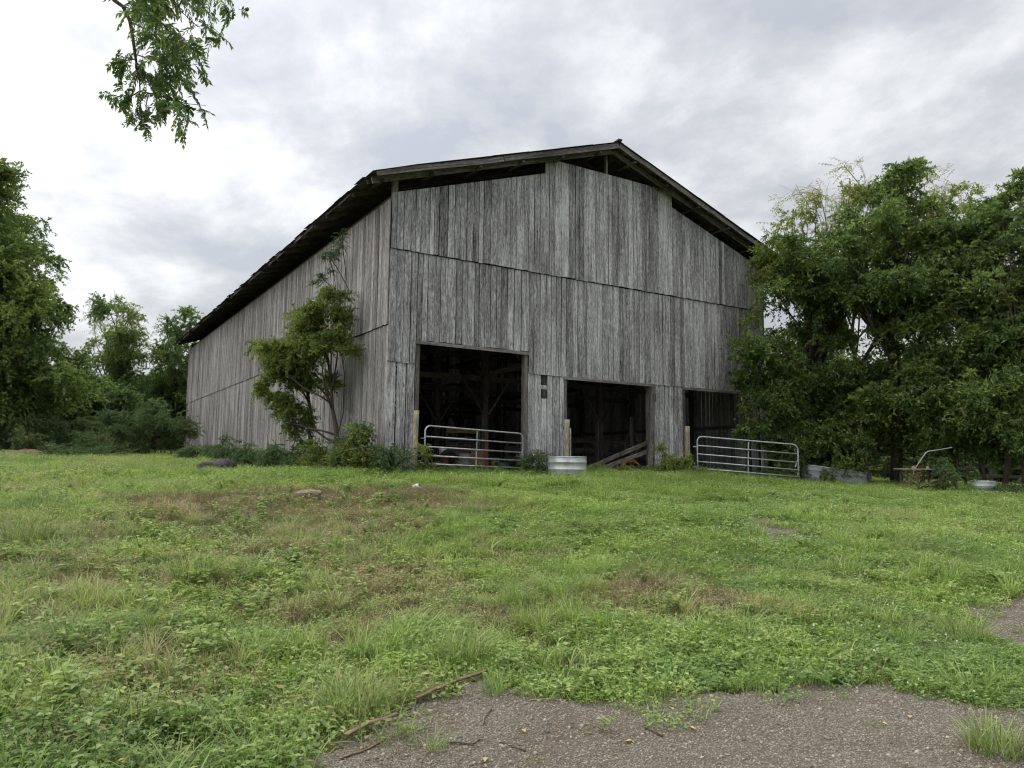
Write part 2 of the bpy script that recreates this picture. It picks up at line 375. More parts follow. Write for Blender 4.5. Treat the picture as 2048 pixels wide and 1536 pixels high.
M_FLOWER = simple('clover_flower', (.70, .70, .64), (.85, .84, .80), 30, .8)
M_YLEAF = simple('yellow_leaf', (.34, .27, .08), (.50, .42, .16), 30, .7)

def ground_mat():
    w = NB('turf_soil'); p = w.pos(); a = w.noise(p, .8, 5, .6); b = w.noise(p, 9, 6, .65); c = w.noise(p, 60, 4, .7)
    col = w.ramp(b, [(.3, (.060, .050, .028)), (.55, (.105, .105, .042)), (.75, (.15, .16, .06))])
    col = w.mix(w.m_('MULTIPLY', a, .6), col, (.10, .125, .04)); col = w.mix(w.m_('MULTIPLY', c, .5), col, (.05, .043, .025))
    w.bump(w.m_('ADD', b, w.m_('MULTIPLY', c, .4)), .8, .05); return w.fin(col, .95, 0, .1)
M_GROUND = ground_mat()
def gravel_mat():
    w = NB('gravel_soil'); p = w.pos(); v = w.vor(p, 120, 'Color'); vd = w.vor(p, 120); n = w.noise(p, 1.6, 5, .6, .4); f = w.noise(p, 40, 5, .7)
    s = w.sep(v); st = w.ramp(s[0], [(.1, (.10, .091, .076)), (.5, (.17, .154, .129)), (.85, (.25, .23, .197)), (1, (.34, .32, .28))])
    soil = w.ramp(f, [(.3, (.066, .051, .037)), (.7, (.142, .113, .081))])
    m = w.m_('GREATER_THAN', w.m_('ADD', w.m_('MULTIPLY', s[1], .6), n), .76)
    col = w.mix(m, soil, st); w.bump(w.m_('MULTIPLY', w.m_('SUBTRACT', 1.0, vd), m), .7, .015); return w.fin(col, .92, 0, .2)
M_GRAVEL = gravel_mat()
M_PEBBLE = NB('pebbles')
def pebble_mat():
    w = NB('pebble'); t = w.sep(w.attr('tint', 'INSTANCER')); n = w.noise(w.pos(), 90, 3, .6)
    col = w.ramp(t[0], [(0, (.125, .111, .088)), (.4, (.25, .225, .182)), (.75, (.38, .35, .295)), (.93, (.54, .51, .45)), (1, (.42, .29, .18))])
    col = w.mix(w.m_('MULTIPLY', n, .35), col, (.16, .13, .11)); return w.fin(col, .85, 0, .25)
M_PEBBLE = pebble_mat()
M_STRAW = simple('straw', (.30, .24, .15), (.46, .39, .26), 30, .8)
M_DIRT = simple('barn_dirt', (.07, .052, .038), (.16, .125, .09), 6, .95, 0, .5)
M_CLAY = simple('red_clay', (.11, .065, .042), (.21, .135, .09), 6, .95, 0, .6)

# ------------------------------------------------------------------ scatter group (for grass, leaves, pebbles)
_sc_cache = {}
def scatter_group(coll):
    if coll.name in _sc_cache: return _sc_cache[coll.name]
    ng = bpy.data.node_groups.new('scatter_'+coll.name, 'GeometryNodeTree')
    ng.interface.new_socket('Geometry', in_out='INPUT', socket_type='NodeSocketGeometry'); ng.interface.new_socket('Geometry', in_out='OUTPUT', socket_type='NodeSocketGeometry')
    N = ng.nodes; L = ng.links; i = N.new('NodeGroupInput'); o = N.new('NodeGroupOutput')
    ci = N.new('GeometryNodeCollectionInfo'); ci.inputs['Collection'].default_value = coll; ci.inputs['Separate Children'].default_value = True; ci.inputs['Reset Children'].default_value = True
    ip = N.new('GeometryNodeInstanceOnPoints'); ip.inputs['Pick Instance'].default_value = True
    def na(nm, t):
        n = N.new('GeometryNodeInputNamedAttribute'); n.data_type = t; n.inputs[0].default_value = nm; return n.outputs[0]
    e = N.new('FunctionNodeEulerToRotation'); L.new(na('rot', 'FLOAT_VECTOR'), e.inputs[0])
    L.new(i.outputs[0], ip.inputs['Points']); L.new(ci.outputs[0], ip.inputs['Instance']); L.new(na('idx', 'INT'), ip.inputs['Instance Index'])
    L.new(e.outputs[0], ip.inputs['Rotation']); L.new(na('scl', 'FLOAT_VECTOR'), ip.inputs['Scale']); L.new(ip.outputs[0], o.inputs[0])
    _sc_cache[coll.name] = ng; return ng
def proto_coll(name, meshes):
    c = bpy.data.collections.new(name)
    for k, me in enumerate(meshes):
        o = bpy.data.objects.new(f'{name}_{k:02d}', me); c.objects.link(o)
    return c
def scatter(name, P, rot, scl, idx, tint, coll, parent=None, kind='stuff'):
    P = np.asarray(P, np.float32); me = bpy.data.meshes.new(name); me.vertices.add(len(P))
    o0 = np.array(parent.location) if parent is not None else np.zeros(3)
    me.vertices.foreach_set('co', (P-o0.astype(np.float32)).ravel().astype(np.float32))
    scl = np.asarray(scl, np.float32)
    if scl.ndim == 1: scl = np.repeat(scl[:, None], 3, 1)
    for nm, arr in (('rot', rot), ('scl', scl), ('tint', tint)):
        a = me.attributes.new(nm, 'FLOAT_VECTOR', 'POINT'); a.data.foreach_set('vector', np.asarray(arr, np.float32).ravel())
    a = me.attributes.new('idx', 'INT', 'POINT'); a.data.foreach_set('value', np.asarray(idx, np.int32))
    o = bpy.data.objects.new(name, me); COL.objects.link(o)
    md = o.modifiers.new('scatter', 'NODES'); md.node_group = scatter_group(coll)
    if parent is not None: o.parent = parent
    if kind: o['kind'] = kind
    return o

# leaf-sized faces -------------------------------------------------
def leaf_set(bases, dirs, norms, Ls, Ws, fold=.25, droop=.15):
    """rhombic folded leaves: 4 corners each, two triangles"""
    n = len(bases); d = dirs/np.linalg.norm(dirs, axis=1, keepdims=True); s = np.cross(d, norms); s /= np.linalg.norm(s, axis=1, keepdims=True)+1e-9; u = np.cross(s, d)
    Ls = np.asarray(Ls)[:, None]; Ws = np.asarray(Ws)[:, None]
    V = np.zeros((n, 4, 3)); V[:, 0] = bases
    V[:, 1] = bases+d*Ls*.42+s*Ws*.5+u*Ws*fold; V[:, 2] = bases+d*Ls-u*Ls*droop; V[:, 3] = bases+d*Ls*.42-s*Ws*.5+u*Ws*fold
    b = np.arange(n)[:, None]*4
    F = np.concatenate([b+np.array([[0, 1, 2]]), b+np.array([[0, 2, 3]])], 0)
    return V.reshape(-1, 3), F
def rnd_dirs(n, q, zlo=-1, zhi=1):
    z = q.uniform(zlo, zhi, n); a = q.uniform(0, 2*np.pi, n); r = np.sqrt(1-z*z); return np.stack([r*np.cos(a), r*np.sin(a), z], 1)
def stick_faces(P0, P1, r):
    """three-sided thin stems"""
    n = len(P0); t = P1-P0; t = t/(np.linalg.norm(t, axis=1, keepdims=True)+1e-9); a = np.where(np.abs(t[:, 2:3]) < .9, np.array([[0, 0, 1.]]), np.array([[1., 0, 0]]))
    x = np.cross(t, a); x /= np.linalg.norm(x, axis=1, keepdims=True); y = np.cross(t, x); V = np.zeros((n, 6, 3))
    for k in range(3):
        c, s = math.cos(2.094*k), math.sin(2.094*k); V[:, k] = P0+(x*c+y*s)*r; V[:, 3+k] = P1+(x*c+y*s)*r*.6
    b = np.arange(n)[:, None]*6; F = []
    for k in range(3):
        j = (k+1) % 3; F.append(b+np.array([[k, j, 3+j]])); F.append(b+np.array([[k, 3+j, 3+k]]))
    return V.reshape(-1, 3), np.concatenate(F, 0)
def joinVF(parts):
    V = []; F = []; Rn = []; b = 0
    for v, f, r in parts: V.append(v); F.append(f+b); Rn.append(r); b += len(v)
    return np.concatenate(V), np.concatenate(F), np.concatenate(Rn)
def sprig(q, mat, kind='simple', size=.75, nt=7, leafL=.075, leafW=.036, per=13, droop=.35):
    """end of a branch: twigs with leaves, about `size` across, growing along +X and hanging a little"""
    parts = []
    for k in range(nt):
        a = q.uniform(-1.5, 1.5); el = q.normal(.05, .5); L = size*q.uniform(.45, .95)
        d = np.array([math.cos(a)*math.cos(el), math.sin(a)*math.cos(el), math.sin(el)]); st = np.array([q.uniform(-.35, .45), q.normal(0, .14), q.normal(0, .12)])*size
        t = np.linspace(0, 1, per); pts = st+d[None]*(t*L)[:, None]; pts[:, 2] -= droop*L*t**2
        v, f = stick_faces(pts[:-1:3], pts[3::3] if len(pts[3::3]) == len(pts[:-1:3]) else pts[np.minimum(np.arange(0, per-1, 3)+3, per-1)], .004)
        parts.append((v, f, np.full(len(v), .02)))
        if kind == 'simple':
            i = np.arange(1, per); b = pts[i]; dd = d[None]*.55+rnd_dirs(len(i), q)*.8; dd[:, 2] -= .25; nn = rnd_dirs(len(i), q, .25, 1)
            v, f = leaf_set(b, dd, nn, leafL*q.uniform(.7, 1.25, len(i)), leafW*q.uniform(.7, 1.2, len(i)), .22, .15)
            parts.append((v, f, np.repeat(q.random(len(i)), 4)))
            b2 = b+rnd_dirs(len(i), q)*.02; dd = rnd_dirs(len(i), q); dd[:, 2] -= .3
            v, f = leaf_set(b2, dd, rnd_dirs(len(i), q, .1, 1), leafL*q.uniform(.6, 1.1, len(i)), leafW*q.uniform(.7, 1.2, len(i)), .22, .15)
            parts.append((v, f, np.repeat(q.random(len(i)), 4)))
        else:   # pinnate: leaflets in two drooping rows
            s = nrm(np.cross(d, (0, 0, 1)))
            for sg in (-1, 1):
                i = np.arange(2, per); dd = d[None]*.55+s[None]*sg*.8+np.array([[0, 0, -.5]])+rnd_dirs(len(i), q)*.22
                nn = np.tile(np.array([[0, 0, 1.]]), (len(i), 1))+rnd_dirs(len(i), q)*.35
                env = np.sin(np.linspace(.5, 2.6, len(i)))*.5+.6
                v, f = leaf_set(pts[i], dd, nn, leafL*env*q.uniform(.8, 1.15, len(i)), leafW*q.uniform(.8, 1.15, len(i)), .2, .2)
                parts.append((v, f, np.repeat(np.clip(q.random()*.6+q.random(len(i))*.4, 0, 1), 4)))
    V, F, Rn = joinVF(parts); return fastmesh('leaf_sprig', V, F, mat, {'rnd': Rn})
def sprigs(name, mat, n=5, seed=1, **kw):
    q = np.random.default_rng(seed); return proto_coll(name, [sprig(q, mat, **kw) for _ in range(n)])
SP_PIN = sprigs('long_leaf_sprigs', M_LEAF, 7, 3, kind='simple', size=.55, nt=6, leafL=.14, leafW=.058, per=9, droop=.5)
SP_PINY = sprigs('young_long_leaf_sprigs', M_LEAFY, 5, 4, kind='simple', size=.5, nt=5, leafL=.125, leafW=.052, per=8, droop=.45)
SP_SIM = sprigs('simple_sprigs', M_LEAF, 6, 5, kind='simple', size=.75, nt=7, leafL=.13, leafW=.072, per=10)
SP_SML = sprigs('small_leaf_sprigs', M_LEAFB, 6, 6, kind='simple', size=.5, nt=7, leafL=.062, leafW=.036, per=12)
SP_YNG = sprigs('barn_tree_sprigs', M_LEAFY, 6, 8, kind='simple', size=.5, nt=7, leafL=.088, leafW=.048, per=10)
SP_BARE = sprigs('sparse_sprigs', M_LEAFY, 5, 9, kind='pinnate', size=.8, nt=3, leafL=.10, leafW=.03, per=6, droop=.2)

# ------------------------------------------------------------------ ground sheet
def axis(lo, hi, step, far):
    c = list(np.arange(lo, hi+1e-6, step)); s = step; a = [];  x = lo
    while x > -far: s *= 1.18; x -= s; a.append(x)
    s = step; b = []; x = hi
    while x < far: s *= 1.18; x += s; b.append(x)
    return np.array(a[::-1]+c+b)
gx = axis(-20, 22, .22, 420); gy = axis(-23, 14, .22, 420)
GX, GY = np.meshgrid(gx, gy, indexing='ij'); GZ = gz(GX, GY)
nx, ny = GX.shape; ii = np.arange(nx*ny).reshape(nx, ny)
gF = np.stack([ii[:-1, :-1], ii[1:, :-1], ii[1:, 1:], ii[:-1, 1:]], -1).reshape(-1, 4)
gr = bpy.data.objects.new('ground', fastmesh('ground', np.stack([GX, GY, GZ], -1).reshape(-1, 3), gF, M_GROUND, smooth=True)); COL.objects.link(gr)
tag(gr, None, None, kind='structure')

def inpoly(x, y, poly):
    c = np.zeros(np.shape(x), bool); n = len(poly)
    for i in range(n):
        x0, y0 = poly[i]; x1, y1 = poly[i-1]
        m = ((y0 > y) != (y1 > y)) & (x < (x1-x0)*(y-y0)/(y1-y0+1e-12)+x0); c ^= m
    return c
def pxpoly(pts): return [tuple(hit(*p)[:2]) for p in pts]
main_px = [(600,1536),(690,1497),(765,1452),(830,1425),(905,1386),(962,1360),(1010,1384),(1090,1393),(1180,1400),(1290,1392),(1400,1394),(1500,1392),(1580,1384),(1640,1360),(1720,1356),(1800,1374),(1870,1392),(1960,1408),(2048,1404)]
G_MAIN = pxpoly(main_px)
e1 = G_MAIN[-1]; e0 = G_MAIN[0]
G_MAIN += [tuple(np.array(e1)+RT*6+FW*.3), tuple(np.array(e1)+RT*6-FW*6), tuple(np.array(e0)-RT*.8-FW*4), tuple(np.array(e0)-RT*.5-FW*1)]
G_SIDE = pxpoly([(1925,1218),(1985,1205),(2048,1192)]); q1 = G_SIDE[-1]
G_SIDE += [tuple(np.array(q1)+RT*4+FW*.2), tuple(np.array(q1)+RT*4-FW*1.1)]+pxpoly([(2048,1315),(2000,1290),(1960,1255)])
G_T1 = pxpoly([(1462,1042),(1505,1032),(1580,1046),(1630,1076),(1580,1090),(1500,1072)])
G_T2 = pxpoly([(1445,1122),(1500,1122),(1545,1140),(1490,1152)])
G_T3 = pxpoly([(1880,1170),(1930,1188),(1990,1212),(1960,1216),(1900,1192)])
GRAVELS = [('gravel_track', G_MAIN), ('gravel_track', G_SIDE), ('gravel_track', G_T1), ('gravel_track', G_T2), ('gravel_track', G_T3)]
STRIPS = [(hit(*a)[:2], hit(*b)[:2]) for a, b in (((832,1415),(970,1358)), ((690,1492),(792,1447)))]
def on_gravel(x, y, wob=.25):
    j = np.random.default_rng(len(x)).normal(0, 1, (2, len(x)))*np.where(np.random.default_rng(len(x)+1).random(len(x)) < .2, .30, .07) if np.ndim(x) == 1 else np.zeros((2, 1)); x = x+j[0]; y = y+j[1]; wx = x+(fbm(x, y, 3.0, 4)-.5)*wob*2; wy = y+(fbm(x, y, 3.0, 11)-.5)*wob*2; m = np.zeros(np.shape(x), bool)
    for _, p in GRAVELS: m |= inpoly(wx, wy, p)
    for A_, B_ in STRIPS:     # no grass grows through the bark strips
        ab = B_-A_; t_ = np.clip(((x-A_[0])*ab[0]+(y-A_[1])*ab[1])/(ab@ab), 0, 1); m = m | (np.hypot(x-A_[0]-t_*ab[0]+FW[0]*.06, y-A_[1]-t_*ab[1]+FW[1]*.06) < .17)
    return m
for nm, poly in GRAVELS:
    P = np.array(poly); lo = P.min(0)-.3; hi = P.max(0)+.3; st = .12
    X, Y = np.meshgrid(np.arange(lo[0], hi[0], st), np.arange(lo[1], hi[1], st), indexing='ij'); cxm = (X[:-1, :-1]+st/2); cym = (Y[:-1, :-1]+st/2)
    wx = cxm+(fbm(cxm, cym, 3.0, 4)-.5)*.5; wy = cym+(fbm(cxm, cym, 3.0, 11)-.5)*.5
    keep = inpoly(wx, wy, poly)
    if not keep.any(): continue
    idx = np.arange(X.size).reshape(X.shape); F = np.stack([idx[:-1, :-1], idx[1:, :-1], idx[1:, 1:], idx[:-1, 1:]], -1)[keep]
    used, inv = np.unique(F, return_inverse=True); V = np.stack([X, Y, gz(X, Y)+.012], -1).reshape(-1, 3)[used]
    o = bpy.data.objects.new(nm, fastmesh(nm, V, inv.reshape(-1, 4), M_GRAVEL, smooth=True)); COL.objects.link(o); o['kind'] = 'structure'
# earth floor inside the barn
X, Y = np.meshgrid(np.linspace(.12, 15.5, 24), np.linspace(.12, 34.3, 48), indexing='ij'); idx = np.arange(X.size).reshape(X.shape)
fl = bpy.data.objects.new('dirt_floor', fastmesh('dirt_floor', np.stack([X, Y, gz(X, Y)+.06], -1).reshape(-1, 3), np.stack([idx[:-1, :-1], idx[1:, :-1], idx[1:, 1:], idx[:-1, 1:]], -1).reshape(-1, 4), M_DIRT, smooth=True)); COL.objects.link(fl); fl['kind'] = 'structure'

# ================================================================== BARN
W, L = 15.6, 34.5
Z1, ZS, ZL, ZH, ZD = 7.5, 6.08, 3.90, 2.83, 3.47
RE, RO, HE, HR = .87, .63, 7.95, 10.85
SLOPE = (HR-HE)/(W/2+RE)
def zr(x): return HR-abs(x-W/2)*SLOPE
barn = thing('barn', 'huge weathered grey board barn with open doorways and low gable roof', 'barn', (0, 0, 0))
NBOARD = 0
def board(mb, wall, u0, u1, zb, tl, tr, off, th=.024, r=None, wav=.006, seg=4):
    """one vertical board; u runs along the wall, off is how far its back stands out"""
    V = []; G = []; Fc = []; r = random.random() if r is None else r
    if random.random() < .09: r = random.uniform(-.5, 0)
    oL = off+random.uniform(-.003, .005); oR = off+random.uniform(-.003, .005); sl = random.uniform(-.004, .004)
    zbL = zb+random.uniform(-.014, .014); zbR = zbL+random.uniform(-.01, .01)
    for k in range(seg+1):
        q = k/seg; wl = random.uniform(-wav, wav); wr = random.uniform(-wav, wav); bow = sl*math.sin(q*3.14)*2
        for (u, zz0, zz1, o) in ((u0+wl, zbL, tl, oL), (u1+wr, zbR, tr, oR)):
            z = zz0+(zz1-zz0)*q
            for d in (o+bow, o+bow+th):
                V.append((u, -d, z) if wall == 'F' else (-d, u, z)); G.append((u-u0, d-off, z-zb))
    for k in range(seg):
        a = k*4; b = a+4
        fs = [(a+1, a+3, b+3, b+1), (a+2, a, b, b+2), (a, a+1, b+1, b), (a+3, a+2, b+2, b+3)]
        Fc += fs if wall == 'F' else [tuple(reversed(f)) for f in fs]
    e = seg*4
    fs = [(0, 2, 3, 1), (e, e+1, e+3, e+2)]; Fc += fs if wall == 'F' else [tuple(reversed(f)) for f in fs]
    mb.add(V, Fc, G, r)
def boards(wall, u0, u1, fb, ft, off, mat, wmin=.14, wmax=.28, gap=(.010, .025), parts=True, mb=None, skip=None):
    """a run of boards; fb, ft give bottom and top at u"""
    global NBOARD
    n = max(1, round((u1-u0)/((wmin+wmax)/2))); ws = rng.uniform(wmin, wmax, n); ws *= (u1-u0)/ws.sum(); u = u0
    for w in ws:
        g = rng.uniform(*gap)
        if rng.random() < .08: g += .014
        a, b = u+g/2, u+w-g/2; u += w
        if skip and skip((a+b)/2): continue
        m = MB() if parts else mb
        board(m, wall, a, b, fb((a+b)/2), ft(a), ft(b), off+rng.uniform(0, .007), r=None)
        if parts: m.build('board', mat, barn); NBOARD += 1
top_f = lambda u: (7.665+.3285*u) if u < 5.2 else (9.9 if u < 10.75 else 9.31-.332*(u-10.76))
# front: top tier, middle tier, jambs
for a, b in ((-.045, 5.2), (5.2, 10.75), (10.75, W)):
    e = 1e-4
    boards('F', a, b, lambda u: ZS-.03, lambda u, a=a, b=b: top_f(min(max(u, a+e), b-e)), .040, M_WOOD)
for a, b, z in ((-.045, .82, ZH-.02), (.82, 4.65, ZD+.02), (4.65, W, ZH-.02)):
    boards('F', a, b, lambda u, z=z: z, lambda u: ZS-.052+rng.uniform(-.005, .005), .0, M_WOOD)
gf = lambda u: gz(u, 0)
boards('F', -.035, .235, lambda u: gf(u)+.12, lambda u: ZH+.02, -.03, M_WOOD, .2, .24)
boards('F', .262, .82, lambda u: gf(u)+.02, lambda u: ZH+.02, -.03, M_WOOD, .2, .32)
boards('F', 4.65, 5.14, lambda u: gf(u)+.02, lambda u: ZH+.02, -.03, M_WOOD, .2, .28)
boards('F', 5.14, 5.36, lambda u: gf(u)+.02, lambda u: 2.06, -.03, M_WOOD, .2, .26)
boards('F', 5.36, 6.02, lambda u: gf(u)+.02, lambda u: ZH+.02, -.03, M_WOOD, .18, .28)
boards('F', 9.86, 11.2, lambda u: gf(u)+.04, lambda u: ZH+.02, -.03, M_WOOD, .18, .28)
boards('F', 14.75, 15.1, lambda u: gf(u)+.04, lambda u: ZH+.02, -.03, M_WOOD, .16, .2)
boards('F', 15.28, W, lambda u: gf(u)+.04, lambda u: ZH+.02, -.03, M_WOOD, .16, .2)
# long side: the nearer boards one by one, the far ones (a few pixels each) together
ys = 9.5
gl = lambda u: gz(0, u)
bow = lambda u: .05*math.sin(u*.35)
side = MB()
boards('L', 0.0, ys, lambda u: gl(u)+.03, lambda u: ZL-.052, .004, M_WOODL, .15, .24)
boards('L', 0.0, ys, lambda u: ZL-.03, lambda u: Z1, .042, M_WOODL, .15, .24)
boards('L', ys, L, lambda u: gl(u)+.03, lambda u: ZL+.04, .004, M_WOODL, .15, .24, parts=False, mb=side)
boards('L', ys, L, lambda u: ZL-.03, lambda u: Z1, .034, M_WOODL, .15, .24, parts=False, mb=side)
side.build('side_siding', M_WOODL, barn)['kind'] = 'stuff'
far = MB()
def far_boards(u0, u1, axis_, fixed, zt):
    u = u0
    while u < u1:
        w = rng.uniform(.16, .26); g = rng.uniform(.006, .018)+(.022 if rng.random() < .15 else 0); zt_ = zt(u+w/2) if callable(zt) else zt
        x = (fixed, u+w/2) if axis_ == 'y' else (u+w/2, fixed); b = gz(*x)
        z0 = b+.05
        far.box((x[0], x[1], (z0+zt_)/2), ((.024, w-g, zt_-z0) if axis_ == 'y' else (w-g, .024, zt_-z0))); u += w
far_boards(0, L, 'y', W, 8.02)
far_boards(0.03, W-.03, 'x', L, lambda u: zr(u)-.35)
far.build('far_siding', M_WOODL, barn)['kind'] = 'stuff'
# frame
def beam(nm, a, b, w, h, up=(0, 0, 1), mat=None, r=None):
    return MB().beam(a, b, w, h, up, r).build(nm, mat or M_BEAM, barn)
beam('corner_post', (.09, .10, gz(.1, .1)-.1), (.09, .10, 8.08), .15, .15, (0, 1, 0), M_FASCIA)
for x in (.9, 4.58, 6.09, 9.70, 11.28, 14.7):
    beam('door_post', (x, .10, gz(x, .1)-.05), (x, .10, 6.0), .13, .16, (0, 1, 0), M_BEAM)
for x in (5.3, 10.5): beam('wall_post', (x, .14, gz(x, .1)), (x, .14, zr(x)-.2), .18, .18, (0, 1, 0))
beam('wall_post', (W-.12, .12, gz(W, .1)), (W-.12, .12, zr(W-.1)-.2), .18, .18, (0, 1, 0))
beam('ridge_post', (W/2, .05, 9.5), (W/2, .05, zr(W/2)-.2), .09, .09, (0, 1, 0), M_FASCIA)
for a, b, z in ((.82, 4.66, ZD-.035), (6.0, 9.85, ZH-.055), (11.2, 14.75, ZH-.055)):
    beam('door_header', (a, -.005, z), (b, -.005, z), .05, .095, mat=M_FASCIA)
for a, b, z in ((.12, .82, 2.98), (4.65, W-.1, 2.98), (.12, W-.1, 6.26), (.12, W-.1, 4.6), (.12, W-.1, 7.3)): beam('wall_girt', (a, .06, z), (b, .06, z), .05, .13)
beam('wall_girt', (4.7, .06, 2.42), (5.98, .06, 2.42), .05, .13, mat=M_WOOD)
beam('wall_girt', (.05, .06, 1.95), (.80, .06, 1.95), .05, .13, mat=M_WOOD)
beam('wall_girt', (9.9, .06, 1.4), (11.2, .06, 1.4), .05, .13)
# gable plate behind the upper boards
beam('gable_plate', (.2, .07, zr(.2)-.68), (5.2, .07, zr(5.2)-.68), .05, .14)
beam('gable_plate', (5.2, .07, 9.78), (10.75, .07, 9.78), .05, .14)
beam('gable_plate', (10.75, .07, zr(10.75)-.68), (W-.2, .07, zr(W-.2)-.68), .05, .14)
beam('wall_plate', (.13, .1, Z1+.12), (.13, L-.1, Z1+.12), .14, .16); beam('wall_plate', (W-.13, .1, Z1+.12), (W-.13, L-.1, Z1+.12), .14, .16)
for z in (1.6, 3.95, 5.8): beam('side_girt', (.07, .2, z), (.07, L-.2, z), .05, .14); beam('side_girt', (W-.07, .2, z), (W-.07, L-.2, z), .05, .14)
# inside posts, tie beams and braces, bent by bent
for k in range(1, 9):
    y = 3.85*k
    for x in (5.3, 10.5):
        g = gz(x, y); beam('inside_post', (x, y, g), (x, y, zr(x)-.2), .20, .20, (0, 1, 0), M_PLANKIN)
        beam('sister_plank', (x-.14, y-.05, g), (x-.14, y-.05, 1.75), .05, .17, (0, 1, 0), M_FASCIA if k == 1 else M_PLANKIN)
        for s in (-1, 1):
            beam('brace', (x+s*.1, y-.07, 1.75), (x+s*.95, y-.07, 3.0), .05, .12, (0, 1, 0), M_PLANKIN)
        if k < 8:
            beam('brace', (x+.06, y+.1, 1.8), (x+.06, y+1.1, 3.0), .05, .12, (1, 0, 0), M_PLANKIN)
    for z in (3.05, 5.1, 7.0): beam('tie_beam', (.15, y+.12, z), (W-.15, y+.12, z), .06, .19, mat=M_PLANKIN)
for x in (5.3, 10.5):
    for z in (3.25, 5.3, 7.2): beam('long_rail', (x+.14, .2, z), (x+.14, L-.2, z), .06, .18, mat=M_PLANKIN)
for k in range(1, 9):
    for x in (.13, W-.13): beam('side_post', (x, 3.85*k, gz(x, 3.85*k)), (x, 3.85*k, Z1), .16, .16, (0, 1, 0))
# roof: rafters, sheathing, cover, rake boards
def rafter_mesh(sg):
    m = MB(); x0 = -RE+.06 if sg < 0 else W+RE-.06
    m.beam((x0, 0, zr(x0)-.135), (W/2, 0, zr(W/2)-.135), .05, .15, r=.4); return m.mesh('rafter', M_BEAM)
for sg in (-1, 1):
    me = rafter_mesh(sg)
    for k in range(30):
        o = bpy.data.objects.new('rafter', me); COL.objects.link(o); o.parent = barn; o.location = (0, -.02+k*1.19, random.uniform(-.01, .01))
she = MB()
for sg in (-1, 1):
    s = 0.0; LS = math.hypot(W/2+RE, HR-HE)
    while s < LS-.05:
        w = rng.uniform(.14, .22); t = (s+w/2)/LS; x = (-RE+t*(W/2+RE)) if sg < 0 else (W+RE-t*(W/2+RE)); z = zr(x)-.045
        up = nrm((-SLOPE if sg < 0 else SLOPE, 0, 1)); y = -RO+rng.uniform(0, .03)
        while y < L+.85:
            y1 = min(y+rng.uniform(2.4, 4.9), L+.88); she.beam((x, y, z), (x, y1-.01, z), w-.008, .022, up); y = y1
        s += w
so = she.build('roof_sheathing', M_BEAM, barn); so['kind'] = 'stuff'
for sg in (-1, 1):
    m = MB(); y = -RO-.05-.03; up = np.array(nrm((-SLOPE if sg < 0 else SLOPE, 0, 1)))
    while y < L+.88:
        w = rng.uniform(.58, .68)
        rows = 7; ex = rng.uniform(.03, .10)
        for i in range(rows):
            t0 = i/rows; t1 = (i+1.06)/rows; xa = W/2+sg*(W/2+RE+(ex if i == 0 else 0))*(1-t0) if i == 0 else W/2+sg*(W/2+RE)*(1-t0); xb = W/2+sg*(W/2+RE)*(1-min(t1, 1))
            za = HR-abs(xa-W/2)*SLOPE; zb = HR-abs(xb-W/2)*SLOPE; j = rng.uniform(0, .012)
            m.beam((xa, y+w/2, za-.022+j+.006*(i % 2)+rng.uniform(-.05, .02)*(i == 0)), (xb, y+w/2, zb-.022+j+.006*(i % 2)), w+.02, .012, up)
        y += w
    rc_ = m.build('roof_cover', M_ROOF, barn); rc_['kind'] = 'stuff'
m = MB()
for sg in (-1, 1): m.beam((W/2+sg*.09, -RO-.05, HR-.01), (W/2+sg*.09, L+.85, HR-.01), .22, .014, nrm((sg*SLOPE, 0, 1)))
m.beam((W/2-.02, -RO-.12, HR+.035), (W/2+.02, -RO+.3, HR+.03), .16, .05)
m.build('ridge_cap', M_ROOF, rc_)
yf = -RO-.02
def rake(xa, xb, y, drop, h, t, mat, dz=0): return MB().beam((xa, y, zr(xa)-drop+dz), (xb, y, zr(xb)-drop-rng.uniform(0, .02)), t, h, seg=7, wob=.012).build('rake_board', mat, barn)
rake(-RE+.10, 3.27, yf, .125, .16, .03, M_FASCIA, .02); rake(3.29, W/2-.02, yf+.004, .12, .17, .03, M_FASCIA)
rake(W/2+.02, 12.1, yf, .12, .17, .03, M_FASCIA); rake(12.12, W+RE-.05, yf+.004, .125, .16, .03, M_FASCIA)
for y in (-.30,):
    for a, b in ((-RE+.1, W/2-.02), (W/2+.02, W+RE-.1)): MB().beam((a, y, zr(a)-.20), (b, y, zr(b)-.20), .05, .18, seg=5, wob=.008).build('fly_rafter', M_FASCIA, barn)
for x in np.linspace(-.5, W+.5, 12):
    if abs(x-W/2) > .3: MB().beam((x, -RO+.02, zr(x)-.27), (x, .3, zr(x)-.27), .09, .05).build('lookout', M_BEAM, barn)
for k in range(0, 29):
    MB().beam((-RE+.03, -.02+k*1.19+.05, HE-.10), (-RE+.03, -.02+(k+1)*1.19-.08, HE-.10+rng.uniform(-.03, .02)), .02, .10, (0, 0, 1)).build('eave_board', M_BEAM, barn) if k % 3 else None
# leaning jamb plank at the middle doorway, block on it
MB().beam((9.52, -.14, gz(9.5, -.1)-.02), (9.78, -.05, 2.74), .19, .05, (0, 1, 0)).build('leaning_jamb', M_FASCIA, barn)
MB().beam((9.80, -.10, 2.20), (9.80, -.10, 2.48), .10, .05, (0, 1, 0)).build('jamb_block', M_BEAM, barn)
print('boards', NBOARD)

